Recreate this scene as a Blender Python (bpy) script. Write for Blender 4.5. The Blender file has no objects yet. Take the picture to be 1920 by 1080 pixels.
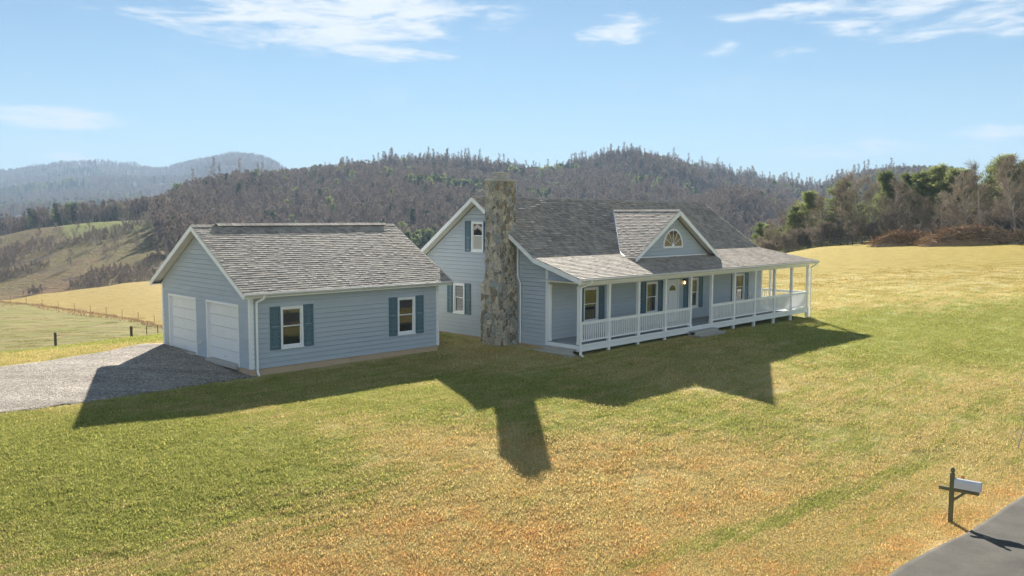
import bpy, math, random
import numpy as np
from mathutils import Vector, Matrix

SC = bpy.context.scene
COL = SC.collection
R = math.radians

# ------------------------------------------------------------------ camera
CAM_H, FPX, PITCH, ROLL = 5.613, 1591.6, R(4.817), R(-0.178)
cam_d = bpy.data.cameras.new('camera')
cam_d.sensor_width = 36.0
cam_d.lens = 36.0 * FPX / 1920.0
cam_d.clip_start = 0.1
cam_d.clip_end = 20000
cam = bpy.data.objects.new('camera', cam_d)
COL.objects.link(cam)
_c, _s = math.cos(PITCH), math.sin(PITCH)
_r = Vector((1, 0, 0)); _u = Vector((0, _s, _c)); _b = Vector((0, -_c, _s))
r2 = _r * math.cos(ROLL) - _u * math.sin(ROLL)
u2 = _r * math.sin(ROLL) + _u * math.cos(ROLL)
cam.matrix_world = Matrix(((r2.x, u2.x, _b.x, 0), (r2.y, u2.y, _b.y, 0), (r2.z, u2.z, _b.z, CAM_H), (0, 0, 0, 1)))
SC.camera = cam
SC.render.resolution_x, SC.render.resolution_y = 1920, 1080

# ------------------------------------------------------------------ sun, sky, exposure
SUN_AZ, SUN_EL = R(-3.3), R(27.1)            # azimuth clockwise from +Y
sun_d = bpy.data.lights.new('sun', 'SUN')
sun_d.energy = 5.0
sun_d.angle = R(0.55)
sun_d.color = (1.0, 0.93, 0.82)
sun = bpy.data.objects.new('sun', sun_d)
COL.objects.link(sun)
to_sun = Vector((math.sin(SUN_AZ) * math.cos(SUN_EL), math.cos(SUN_AZ) * math.cos(SUN_EL), math.sin(SUN_EL)))
sun.rotation_mode = 'QUATERNION'
sun.rotation_quaternion = to_sun.to_track_quat('Z', 'Y')
sun.location = to_sun * 60

SC.view_settings.view_transform = 'Standard'
SC.view_settings.look = 'None'
SC.view_settings.gamma = 1
SC.view_settings.use_curve_mapping = False
SC.view_settings.exposure = 1.53

W = bpy.data.worlds.new('World')
SC.world = W
W.use_nodes = True
wt = W.node_tree
for n in list(wt.nodes): wt.nodes.remove(n)


class NT:
    """small helper for node trees"""
    def __init__(self, tree): self.t = tree
    def n(self, typ, **kw):
        nd = self.t.nodes.new(typ)
        for k, v in kw.items():
            if k == 'ins':
                for a, b in v.items(): nd.inputs[a].default_value = b
            else: setattr(nd, k, v)
        return nd
    def l(self, a, b): self.t.links.new(a, b)
    def val(self, x, sock):
        if hasattr(x, 'is_linked') or hasattr(x, 'links'): self.l(x, sock)
        else: sock.default_value = x
    def m(self, op, a, b=0.0, c=0.0, clamp=False):
        nd = self.n('ShaderNodeMath', operation=op, use_clamp=clamp)
        self.val(a, nd.inputs[0]); self.val(b, nd.inputs[1]); self.val(c, nd.inputs[2])
        return nd.outputs[0]
    def vm(self, op, a, b=(0, 0, 0)):
        nd = self.n('ShaderNodeVectorMath', operation=op)
        self.val(a, nd.inputs[0]); self.val(b, nd.inputs[1])
        return nd.outputs[0]
    def noise(self, vec, scale, detail=3.0, rough=0.55, dist=0.0):
        nd = self.n('ShaderNodeTexNoise')
        if vec is not None: self.l(vec, nd.inputs['Vector'])
        nd.inputs['Scale'].default_value = scale; nd.inputs['Detail'].default_value = detail
        nd.inputs['Roughness'].default_value = rough; nd.inputs['Distortion'].default_value = dist
        return nd.outputs['Fac']
    def ramp(self, fac, stops, interp='LINEAR'):
        nd = self.n('ShaderNodeValToRGB')
        cr = nd.color_ramp; cr.interpolation = interp
        while len(cr.elements) < len(stops): cr.elements.new(0.5)
        for e, (p, c) in zip(cr.elements, stops):
            e.position = p; e.color = (*c, 1) if len(c) == 3 else c
        self.l(fac, nd.inputs[0])
        return nd.outputs[0]
    def mix(self, fac, a, b, mode='MIX'):
        nd = self.n('ShaderNodeMix', data_type='RGBA', blend_type=mode)
        self.val(fac, nd.inputs[0])
        for x, s in ((a, nd.inputs[6]), (b, nd.inputs[7])):
            if isinstance(x, tuple): s.default_value = (*x, 1) if len(x) == 3 else x
            else: self.l(x, s)
        return nd.outputs[2]
    def mr(self, v, a, b, c=0.0, d=1.0, smooth=True):
        nd = self.n('ShaderNodeMapRange', interpolation_type='SMOOTHSTEP' if smooth else 'LINEAR')
        self.val(v, nd.inputs[0])
        for i, x in enumerate((a, b, c, d)): nd.inputs[i + 1].default_value = x
        return nd.outputs[0]


w = NT(wt)
sky = w.n('ShaderNodeTexSky', sky_type='NISHITA', sun_disc=False, sun_elevation=SUN_EL, sun_rotation=SUN_AZ,
          altitude=900.0, air_density=1.0, dust_density=0.05, ozone_density=4.0)
tc = w.n('ShaderNodeTexCoord')
sep = w.n('ShaderNodeSeparateXYZ'); w.l(tc.outputs['Generated'], sep.inputs[0])
az = w.m('ARCTAN2', sep.outputs[0], sep.outputs[1])
hyp = w.m('SQRT', w.m('ADD', w.m('MULTIPLY', sep.outputs[0], sep.outputs[0]), w.m('MULTIPLY', sep.outputs[1], sep.outputs[1])))
el = w.m('ARCTAN2', sep.outputs[2], hyp)
# wind-drawn clouds, then two added fill banks: (azimuth, elevation, half width, half height, weight), degrees
CL = [(-12.5, 12.6, 13.5, 2.4, 1.05), (-8.3, 10.5, 5.2, .85, 1.05), (-19, 13.6, 6, 1.2, .5), (7.2, 11.9, 3.0, 1.3, .85),
      (13.4, 10.7, 2.3, .6, .66), (17.4, 10.3, 2.0, .5, .5), (18.5, 12.6, 6, .9, .8), (26, 12.2, 6.5, 1.9, .95),
      (29.5, 10.8, 3.5, .8, .75), (-28.6, 5.75, 6.5, .75, 1.0), (-28, 3.4, 5, .4, .6), (-22, 3.0, 4, .3, .6), (22, 4.2, 6.5, .65, .85), (29, 4.9, 3.2, .55, .8),
      (-26.5, 14.0, 3.0, .4, .6), (8.6, 8.7, 2.4, .5, .62), (40, 9, 9, 2, .9), (-45, 11, 10, 2, .9), (60, 20, 20, 4, .8), (-80, 25, 25, 5, .8),
      (178, 34, 62, 24, 1.15), (-178, 34, 62, 24, 1.15)]  # unseen bright banks behind the camera, added to fill the shaded walls
cv = w.n('ShaderNodeCombineXYZ')
w.l(w.m('MULTIPLY', az, 1.0), cv.inputs[0]); w.l(w.m('MULTIPLY', el, 4.5), cv.inputs[1])
big = w.noise(cv.outputs[0], 9.0, 6.0, 0.62, 0.6)
fine = w.noise(cv.outputs[0], 34.0, 5.0, 0.6, 0.4)
acc = None
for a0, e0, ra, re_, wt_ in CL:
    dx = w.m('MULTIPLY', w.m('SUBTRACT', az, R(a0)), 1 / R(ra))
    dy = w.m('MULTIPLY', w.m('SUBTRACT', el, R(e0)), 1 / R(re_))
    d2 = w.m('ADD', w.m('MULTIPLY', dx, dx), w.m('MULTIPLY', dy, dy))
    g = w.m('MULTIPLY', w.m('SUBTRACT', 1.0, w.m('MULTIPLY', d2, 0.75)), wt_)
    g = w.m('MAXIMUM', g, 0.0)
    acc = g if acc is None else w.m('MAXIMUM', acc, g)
dens = w.m('ADD', acc, w.m('MULTIPLY', w.m('SUBTRACT', big, 0.56), 3.0))
dens = w.m('ADD', dens, w.m('MULTIPLY', w.m('SUBTRACT', fine, 0.5), 1.0))
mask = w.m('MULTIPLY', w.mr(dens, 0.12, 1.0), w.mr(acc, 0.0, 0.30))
veil = w.mr(w.noise(cv.outputs[0], 5.0, 5.0, 0.6, 0.8), 0.5, 0.85, 0.0, 0.16)
veil = w.m('MULTIPLY', veil, w.mr(el, 0.0, 0.05))
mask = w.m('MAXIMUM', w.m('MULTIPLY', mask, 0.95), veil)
SKYTINT = w.mix(1.0, sky.outputs[0], (0.66, 0.725, 0.665), 'MULTIPLY')
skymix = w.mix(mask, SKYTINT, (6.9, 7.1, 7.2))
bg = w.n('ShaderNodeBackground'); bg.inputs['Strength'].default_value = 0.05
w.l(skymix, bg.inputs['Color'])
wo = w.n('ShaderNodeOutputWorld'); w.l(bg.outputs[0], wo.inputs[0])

# ------------------------------------------------------------------ object helpers
def tag(o, label=None, cat=None, group=None, kind=None):
    if label: o['label'] = label
    if cat: o['category'] = cat
    if group: o['group'] = group
    if kind: o['kind'] = kind
    return o

def empty(name, loc=(0, 0, 0), rz=0.0):
    o = bpy.data.objects.new(name, None)
    o.empty_display_size = 0.3
    o.location = loc; o.rotation_euler = (0, 0, rz)
    COL.objects.link(o)
    return o

class MB:
    def __init__(self): self.v = []; self.f = []; self.m = []
    def face(self, pts, mi=0):
        n = len(self.v); self.v.extend([tuple(p) for p in pts]); self.f.append(tuple(range(n, n + len(pts)))); self.m.append(mi)
    def raw(self, V, F, mi=0):
        n = len(self.v); self.v.extend([tuple(p) for p in V]); self.f.extend([tuple(i + n for i in f) for f in F]); self.m.extend([mi] * len(F))
    def box(self, x0, x1, y0, y1, z0, z1, T=None, mi=0):
        P = [(x, y, z) for x in (x0, x1) for y in (y0, y1) for z in (z0, z1)]
        if T: P = [T(*p) for p in P]
        self.raw(P, [(0, 1, 3, 2), (4, 6, 7, 5), (0, 4, 5, 1), (2, 3, 7, 6), (0, 2, 6, 4), (1, 5, 7, 3)], mi)
    def beam(self, a, b, w_, h_, up=(0, 0, 1), mi=0):
        a = Vector(a); b = Vector(b); d = (b - a).normalized()
        s = d.cross(Vector(up)).normalized() * (w_ / 2); t = s.cross(d).normalized() * (h_ / 2)
        P = [q + i * s + j * t for q in (a, b) for i in (-1, 1) for j in (-1, 1)]
        self.raw(P, [(0, 1, 3, 2), (4, 6, 7, 5), (0, 4, 5, 1), (2, 3, 7, 6), (0, 2, 6, 4), (1, 5, 7, 3)], mi)
    def tube(self, path, rad, sides=6, mi=0, cap=True):
        path = [Vector(p) for p in path]
        if not hasattr(rad, '__len__'): rad = [rad] * len(path)
        V = []; n = len(path)
        for i, p in enumerate(path):
            d = (path[min(i + 1, n - 1)] - path[max(i - 1, 0)]).normalized()
            a = d.orthogonal().normalized() if i == 0 else (a - d * a.dot(d)).normalized()
            b = d.cross(a)
            for k in range(sides):
                t = 2 * math.pi * k / sides
                V.append(p + (a * math.cos(t) + b * math.sin(t)) * rad[i])
        F = [(i * sides + k, i * sides + (k + 1) % sides, (i + 1) * sides + (k + 1) % sides, (i + 1) * sides + k) for i in range(n - 1) for k in range(sides)]
        if cap: F += [tuple(range(sides))[::-1], tuple((n - 1) * sides + k for k in range(sides))]
        self.raw(V, F, mi)
    def mesh(self, name, mats, smooth=False):
        me = bpy.data.meshes.new(name)
        me.from_pydata(self.v, [], self.f)
        for m in (mats if isinstance(mats, (list, tuple)) else [mats]): me.materials.append(m)
        me.polygons.foreach_set('material_index', self.m)
        if smooth: me.polygons.foreach_set('use_smooth', [True] * len(self.f))
        me.update()
        return me
    def build(self, name, mats, parent=None, smooth=False, bevel=0.0):
        o = bpy.data.objects.new(name, self.mesh(name, mats, smooth))
        COL.objects.link(o)
        if parent: o.parent = parent
        if bevel:
            b = o.modifiers.new('bevel', 'BEVEL'); b.width = bevel; b.segments = 2; b.limit_method = 'ANGLE'
        return o

def copy_tree(o, parent=None):
    c = o.copy(); COL.objects.link(c)
    if parent: c.parent = parent
    for ch in o.children: copy_tree(ch, c)
    return c

# ------------------------------------------------------------------ materials
def material(name, color=(.5, .5, .5), rough=.7, spec=.5, metal=0.0):
    m = bpy.data.materials.new(name); m.use_nodes = True
    b = m.node_tree.nodes['Principled BSDF']
    b.inputs['Base Color'].default_value = (*color, 1)
    b.inputs['Roughness'].default_value = rough
    b.inputs['Specular IOR Level'].default_value = spec
    b.inputs['Metallic'].default_value = metal
    return m, NT(m.node_tree), b

def geo(n): return n.n('ShaderNodeNewGeometry')

def bump(n, b, h, strength=.4, dist=.01):
    bp = n.n('ShaderNodeBump'); bp.inputs['Strength'].default_value = strength; bp.inputs['Distance'].default_value = dist
    n.l(h, bp.inputs['Height']); n.l(bp.outputs[0], b.inputs['Normal'])

def painted(name, color, rough=.55, var=.06, dirt=.10, dirtcol=(.25, .2, .15)):
    m, n, b = material(name, color, rough, .35)
    g = geo(n); P = g.outputs['Position']
    f = n.noise(P, 1.1, 5, .6)
    k = n.m('ADD', n.m('MULTIPLY', g.outputs['Random Per Island'], var), n.m('MULTIPLY', f, var))
    c = n.mix(n.m('MULTIPLY', n.mr(n.noise(P, 4.0, 6, .7), .5, .8), dirt), (*color,), dirtcol)
    hs = n.n('ShaderNodeHueSaturation'); n.l(c, hs.inputs['Color']); n.l(n.m('ADD', k, 1 - var), hs.inputs['Value'])
    n.l(hs.outputs[0], b.inputs['Base Color'])
    bump(n, b, n.noise(P, 60, 4, .6), .12, .004)
    return m

M = {}
M['siding'] = painted('siding', (.445, .49, .53), .6, .07, .08)
M['white'] = painted('white trim', (.85, .85, .84), .45, .03, .06)
M['soffit'] = painted('soffit', (.74, .72, .66), .6, .03, .05)
M['gutter'] = painted('gutter', (.66, .65, .62), .4, .03, .1)
M['garage_door'] = painted('door paint', (.82, .82, .82), .4, .02, .03)
M['shutter'] = painted('shutter', (.10, .17, .205), .45, .05, .06)
M['deck'] = painted('deck boards', (.30, .33, .35), .7, .16, .15)
M['block'] = painted('foundation', (.56, .40, .27), .9, .12, .35, (.22, .13, .08))
M['concrete'] = painted('concrete', (.46, .44, .40), .85, .1, .3)
M['ply'] = painted('old timber', (.44, .42, .37), .85, .2, .4)
M['darkmetal'] = material('dark metal', (.03, .03, .03), .35, .5, .8)[0]

def mat_shingle():
    m, n, b = material('roof shingle', (.2, .18, .16), .8, .35)
    g = geo(n); P = g.outputs['Position']
    rnd = g.outputs['Random Per Island']
    c = n.ramp(rnd, [(0, (.29, .25, .21)), (.5, (.42, .37, .31)), (1, (.52, .455, .38))])
    gran = n.noise(P, 160, 3, .7)
    blot = n.noise(P, .8, 5, .6)
    c = n.mix(1.0, c, n.ramp(gran, [(.3, (.62, .62, .62)), (.7, (1.2, 1.2, 1.2))]), 'MULTIPLY')
    c = n.mix(1.0, c, n.ramp(blot, [(.3, (.86, .87, .9)), (.7, (1.1, 1.08, 1.04))]), 'MULTIPLY')
    n.l(c, b.inputs['Base Color'])
    bump(n, b, gran, .5, .006)
    return m
M['shingle'] = mat_shingle()

def mat_glass():
    m, n, b = material('window glass', (.022, .026, .03), .04, .9)
    g = geo(n)
    b.inputs['Coat Weight'].default_value = .5; b.inputs['Coat Roughness'].default_value = .02
    bump(n, b, n.noise(g.outputs['Position'], 1.7, 2, .5), .06, .05)
    return m
M['glass'] = mat_glass()

def mat_stone():
    m, n, b = material('field stone', (.3, .28, .25), .8, .3)
    t = n.n('ShaderNodeTexCoord')
    v = n.vm('MULTIPLY', t.outputs['Object'], (4.8, 4.8, 3.8))
    wn = n.n('ShaderNodeTexNoise'); wn.inputs['Scale'].default_value = 1.3; n.l(v, wn.inputs['Vector'])
    wv = n.vm('ADD', v, n.vm('MULTIPLY', wn.outputs['Color'], (.9, .9, .9)))
    vo = n.n('ShaderNodeTexVoronoi', feature='F1'); n.l(wv, vo.inputs['Vector']); vo.inputs['Scale'].default_value = 1
    ve = n.n('ShaderNodeTexVoronoi', feature='DISTANCE_TO_EDGE'); n.l(wv, ve.inputs['Vector']); ve.inputs['Scale'].default_value = 1
    s = n.n('ShaderNodeSeparateColor'); n.l(vo.outputs['Color'], s.inputs[0])
    c = n.ramp(s.outputs[0], [(0, (.22, .21, .18)), (.2, (.36, .34, .30)), (.4, (.47, .44, .37)), (.55, (.33, .36, .38)), (.7, (.56, .52, .44)), (.85, (.27, .23, .17)), (.93, (.42, .44, .43))], 'CONSTANT')
    c = n.mix(.75, c, n.ramp(n.noise(v, 3.5, 6, .7), [(.25, (.56, .50, .44)), (.75, (1.5, 1.38, 1.2))]), 'MULTIPLY')
    edge = n.mr(ve.outputs['Distance'], .008, .045)
    c = n.mix(edge, (.58, .55, .48), c)
    n.l(c, b.inputs['Base Color'])
    h = n.m('ADD', n.mr(ve.outputs['Distance'], .0, .16), n.m('MULTIPLY', n.noise(v, 5, 5, .6), .35))
    bump(n, b, h, .9, .05)
    return m
M['stone'] = mat_stone()

def turf_colour(n, P, far=False):
    """land cover by place: green patches, straw and rust coloured dry grass"""
    sp = n.n('ShaderNodeSeparateXYZ'); n.l(P, sp.inputs[0])
    X, Y = sp.outputs[0], sp.outputs[1]
    def blob(cx, cy, rx, ry, a=0.0):
        ca, sa = math.cos(a), math.sin(a)
        dx = n.m('SUBTRACT', X, cx); dy = n.m('SUBTRACT', Y, cy)
        p = n.m('MULTIPLY', n.m('ADD', n.m('MULTIPLY', dx, ca), n.m('MULTIPLY', dy, sa)), 1 / rx)
        q = n.m('MULTIPLY', n.m('SUBTRACT', n.m('MULTIPLY', dy, ca), n.m('MULTIPLY', dx, sa)), 1 / ry)
        return n.mr(n.m('ADD', n.m('MULTIPLY', p, p), n.m('MULTIPLY', q, q)), 0.0, 1.6, 1.0, 0.0)
    flat = n.n('ShaderNodeCombineXYZ'); n.l(X, flat.inputs[0]); n.l(Y, flat.inputs[1])
    V = flat.outputs[0]
    st = n.vm('MULTIPLY', V, (1.0, 1.0, 1.0))
    n1 = n.noise(st, .16, 4, .6, .3)
    n2 = n.noise(st, .9, 5, .65, .2)
    n3 = n.noise(st, 5.0, 4, .7)
    n4 = n.noise(st, 34.0, 4, .75)
    green = n.m('MAXIMUM', blob(-10.5, 19.5, 8.0, 4.6), n.m('MULTIPLY', blob(-2, 27, 12, 4), .55))
    green = n.m('MAXIMUM', green, n.m('MULTIPLY', blob(24, 44, 15, 8, .5), .85))
    green = n.m('MAXIMUM', green, blob(-19, 38.5, 16, 2.6, .1))
    green = n.m('MAXIMUM', green, n.m('MULTIPLY', blob(6.2, 19.2, 7.5, .42, .68), .85))
    rust = n.m('MAXIMUM', n.m('MULTIPLY', blob(0.0, 15.6, 6.5, 4.0), .78), n.m('MULTIPLY', blob(9.6, 18.3, 6, .9, .76), .9))
    rust = n.m('MAXIMUM', rust, n.m('MULTIPLY', blob(4, 21, 9, 4), .55))
    rot = n.n('ShaderNodeVectorRotate', rotation_type='Z_AXIS'); rot.inputs['Angle'].default_value = -R(46); n.l(V, rot.inputs['Vector'])
    mow = n.noise(n.vm('MULTIPLY', rot.outputs[0], (.10, 1.5, 1.0)), 1.0, 3, .6)
    mow2 = n.noise(n.vm('MULTIPLY', rot.outputs[0], (.7, 5.5, 1.0)), 1.0, 3, .65)
    wob = n.m('MULTIPLY', n.m('SUBTRACT', n1, .5), 36.0)
    gold = n.m('MULTIPLY', n.mr(n.m('ADD', Y, wob), 55.0, 82.0), n.mr(X, 0.0, 6.0))
    fence = n.m('SUBTRACT', n.m('ADD', Y, n.m('MULTIPLY', X, .968)), 40.9)
    left = n.mr(X, -5.0, -9.0)
    gold = n.m('MAXIMUM', gold, n.m('MULTIPLY', n.m('MULTIPLY', n.mr(fence, -.4, .4), n.mr(Y, 60, 62)), n.mr(X, 0, -5)))
    olive = n.m('MULTIPLY', n.m('MULTIPLY', n.mr(fence, .4, -.4), n.mr(n.m('ADD', Y, n.m('MULTIPLY', n.m('SUBTRACT', n2, .5), 3)), 43.0, 46.0)), n.mr(X, -8, -12))
    g = n.m('ADD', n.m('MULTIPLY', green, .42), n.m('ADD', n.m('MULTIPLY', n.m('SUBTRACT', n1, .5), .7), n.m('MULTIPLY', n.m('SUBTRACT', n2, .5), .8)))
    g = n.m('ADD', g, n.m('ADD', n.m('MULTIPLY', n.m('SUBTRACT', mow, .5), .8), n.m('MULTIPLY', n.m('SUBTRACT', mow2, .5), 1.0)))
    g = n.m('ADD', g, n.m('MULTIPLY', n.m('SUBTRACT', n3, .5), 1.1))
    g = n.m('SUBTRACT', g, n.m('MULTIPLY', rust, .34))
    g = n.m('ADD', g, .40)
    g = n.m('SUBTRACT', g, n.m('MULTIPLY', gold, .34), clamp=True)
    dry = n.mix(n.mr(n.m('ADD', n.m('ADD', n2, n.m('MULTIPLY', rust, .26)), n.m('MULTIPLY', n.m('SUBTRACT', n3, .5), .9)), .50, 1.0), (.62, .54, .27), (.72, .47, .22))
    dry = n.mix(n.mr(n4, .52, .72, 0, .75), dry, (.74, .64, .38))
    dry = n.mix(gold, dry, n.mix(left, (.40, .315, .085), (.36, .27, .09)))
    grn = n.mix(n.mr(n3, .3, .7), (.29, .34, .09), (.51, .52, .19))
    grn = n.mix(gold, grn, n.mix(left, (.31, .315, .075), (.34, .28, .085)))
    c = n.mix(n.mr(g, .22, .72), dry, grn)
    st2 = n.vm('MULTIPLY', V, (.35, 1.0, 1.0))
    oc = n.mix(n.mr(n.noise(st2, .55, 5, .7), .42, .62), (.255, .25, .085), (.33, .275, .13))
    oc = n.mix(n.mr(n.noise(st2, 1.3, 5, .7, .4), .56, .66, 0, .8), oc, (.14, .115, .07))
    c = n.mix(olive, c, oc)
    fr = n.noise(n.vm('MULTIPLY', V, (.55, 1.0, 1.0)), 1.1, 9, .78)
    c = n.mix(n.mr(Y, 40, 70), c, n.mix(1.0, c, n.ramp(fr, [(.32, (.62, .64, .55)), (.5, (.98, .98, .95)), (.66, (1.22, 1.18, 1.15))]), 'MULTIPLY'))
    c = n.mix(1.0, c, n.ramp(n4, [(.28, (.38, .38, .36)), (.5, (1, 1, 1)), (.70, (1.55, 1.5, 1.38))]), 'MULTIPLY')
    return c, n2, n3, n4

def mat_turf(name, blades=False, far=False):
    m, n, b = material(name, (.2, .2, .1), .9, .06)
    g = geo(n); P = g.outputs['Position']
    c, n2, n3, n4 = turf_colour(n, P)
    if blades:
        rnd = g.outputs['Random Per Island']
        c = n.mix(1.0, c, n.ramp(rnd, [(0, (.5, .47, .42)), (.45, (.95, .93, .9)), (.8, (1.2, 1.12, 1.0)), (1, (1.6, 1.45, 1.25))]), 'MULTIPLY')
        n.l(c, b.inputs['Base Color'])
        tr = n.n('ShaderNodeBsdfTranslucent'); n.l(c, tr.inputs[0])
        ms = n.n('ShaderNodeMixShader'); ms.inputs[0].default_value = .45
        n.l(b.outputs[0], ms.inputs[1]); n.l(tr.outputs[0], ms.inputs[2])
        out = [x for x in n.t.nodes if x.type == 'OUTPUT_MATERIAL'][0]
        n.l(ms.outputs[0], out.inputs[0])
    else:
        n.l(c, b.inputs['Base Color'])
        h = n.m('ADD', n.m('MULTIPLY', n3, .5), n.m('ADD', n.m('MULTIPLY', n4, .5), n.m('MULTIPLY', n.noise(P, 70, 2, .6), .25)))
        bump(n, b, h, 1.0, .10 if not far else .3)
    return m
M['turf'] = mat_turf('turf')
M['blade'] = mat_turf('grass blades', True)

def mat_gravel():
    m, n, b = material('gravel', (.3, .28, .26), .9, .2)
    g = geo(n); P = g.outputs['Position']
    vo = n.n('ShaderNodeTexVoronoi', feature='F1'); n.l(P, vo.inputs['Vector']); vo.inputs['Scale'].default_value = 22
    s = n.n('ShaderNodeSeparateColor'); n.l(vo.outputs['Color'], s.inputs[0])
    c = n.ramp(s.outputs[0], [(0, (.16, .145, .125)), (.4, (.31, .28, .245)), (.8, (.43, .39, .34)), (1, (.60, .55, .49))])
    big = n.noise(P, .9, 6, .7)
    c = n.mix(1.0, c, n.ramp(big, [(.3, (.78, .77, .76)), (.7, (1.12, 1.1, 1.08))]), 'MULTIPLY')
    c = n.mix(n.mr(n.noise(P, 2.2, 6, .75), .58, .75, 0, .5), c, (.30, .28, .12))
    trk = n.noise(n.vm('MULTIPLY', P, (.09, .9, 1)), 1.0, 3, .6)
    c = n.mix(1.0, c, n.ramp(trk, [(.35, (.80, .79, .77)), (.6, (1.12, 1.11, 1.09))]), 'MULTIPLY')
    n.l(c, b.inputs['Base Color'])
    h = n.m('ADD', n.m('MULTIPLY', vo.outputs['Distance'], -1.0), n.m('MULTIPLY', big, 1.4))
    bump(n, b, h, 1.0, .04)
    return m
M['gravel'] = mat_gravel()

def mat_asphalt():
    m, n, b = material('asphalt', (.1, .1, .1), .85, .3)
    g = geo(n); P = g.outputs['Position']
    c = n.ramp(n.noise(P, 90, 3, .7), [(.3, (.036, .034, .030)), (.52, (.075, .071, .062)), (.72, (.16, .148, .125))])
    c = n.mix(1.0, c, n.ramp(n.noise(P, 1.3, 5, .6), [(.3, (.62, .62, .62)), (.7, (1.30, 1.27, 1.2))]), 'MULTIPLY')
    n.l(c, b.inputs['Base Color']); bump(n, b, n.noise(P, 110, 2, .6), .5, .01)
    return m
M['asphalt'] = mat_asphalt()

def mat_hill():
    """far ground: pasture on the near knolls (vertex attribute 'cover' 0), forest floor (1)"""
    m, n, b = material('hill ground', (.2, .17, .1), .95, .03)
    g = geo(n); P = g.outputs['Position']
    at = n.n('ShaderNodeAttribute', attribute_name='cover')
    sp = n.n('ShaderNodeSeparateColor'); n.l(at.outputs['Color'], sp.inputs[0])
    st = n.vm('MULTIPLY', P, (1.0, .55, 1.5))
    n1 = n.noise(st, .018, 5, .6, .6); n2 = n.noise(st, .07, 6, .65, .5); n3 = n.noise(P, .45, 5, .7)
    past = n.mix(n.mr(n1, .42, .62), (.185, .155, .072), (.23, .155, .09))
    past = n.mix(n.mr(n2, .5, .66), past, (.15, .115, .08))
    past = n.mix(n.mr(n3, .5, .75, 0, .4), past, (.14, .17, .06))
    wood = n.mix(n.mr(n2, .35, .7), (.13, .11, .085), (.10, .09, .07))
    wood = n.mix(n.mr(n.noise(P, .011, 4, .6), .55, .68, 0, .7), wood, (.075, .085, .06))
    c = n.mix(sp.outputs[0], past, wood)
    c = n.mix(sp.outputs[1], c, (.22, .24, .08))
    c = n.mix(1.0, c, n.ramp(n3, [(.3, (.72, .72, .72)), (.7, (1.25, 1.22, 1.18))]), 'MULTIPLY')
    n.l(c, b.inputs['Base Color'])
    bump(n, b, n.m('ADD', n3, n.noise(P, .12, 4, .6)), 1.0, 1.6)
    return m
M['hill'] = mat_hill()

def mat_leafy(name, stops, trans=.35, rough=.7):
    m, n, b = material(name, stops[0][1], rough, .25)
    g = geo(n); oi = n.n('ShaderNodeObjectInfo')
    r = n.m('FRACT', n.m('ADD', n.m('MULTIPLY', g.outputs['Random Per Island'], .55), n.m('MULTIPLY', oi.outputs['Random'], .45)))
    c = n.ramp(r, stops)
    n.l(c, b.inputs['Base Color'])
    if trans:
        tr = n.n('ShaderNodeBsdfTranslucent'); n.l(c, tr.inputs[0])
        ms = n.n('ShaderNodeMixShader'); ms.inputs[0].default_value = trans
        n.l(b.outputs[0], ms.inputs[1]); n.l(tr.outputs[0], ms.inputs[2])
        out = [x for x in n.t.nodes if x.type == 'OUTPUT_MATERIAL'][0]
        n.l(ms.outputs[0], out.inputs[0])
    return m
M['bark'] = mat_leafy('bark', [(0, (.28, .25, .21)), (.5, (.40, .36, .31)), (1, (.52, .48, .42))], 0, .85)
M['twig'] = mat_leafy('twigs', [(0, (.16, .13, .10)), (.5, (.27, .225, .175)), (1, (.46, .40, .32))], .2, .8)
M['fartwig'] = mat_leafy('far twigs', [(0, (.135, .11, .085)), (.4, (.21, .17, .135)), (.75, (.29, .225, .18)), (1, (.46, .40, .32))], .25, .85)
M['needle'] = mat_leafy('pine needles', [(0, (.10, .13, .045)), (.5, (.21, .25, .08)), (1, (.38, .40, .16))], .5, .6)
M['darkneedle'] = mat_leafy('spruce needles', [(0, (.03, .055, .025)), (.5, (.055, .085, .035)), (1, (.09, .12, .05))], .3, .6)
M['brush'] = mat_leafy('dry brush', [(0, (.26, .15, .08)), (.4, (.42, .27, .14)), (.8, (.52, .40, .26)), (1, (.35, .30, .22))], .2, .85)
M['postwood'] = painted('post timber', (.085, .075, .045), .85, .2, .3, (.05, .04, .03))
M['mailpost'] = painted('mailbox timber', (.16, .155, .085), .8, .15, .3, (.08, .07, .05))
M['mailbox'] = painted('mailbox paint', (.62, .63, .64), .4, .02, .12)
M['brick'] = painted('rust', (.45, .12, .07), .5)
M['warmlamp'], _n, _b = material('lamp glass', (.9, .6, .3), .3)
_b.inputs['Emission Color'].default_value = (1, .55, .18, 1); _b.inputs['Emission Strength'].default_value = 2.0
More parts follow.
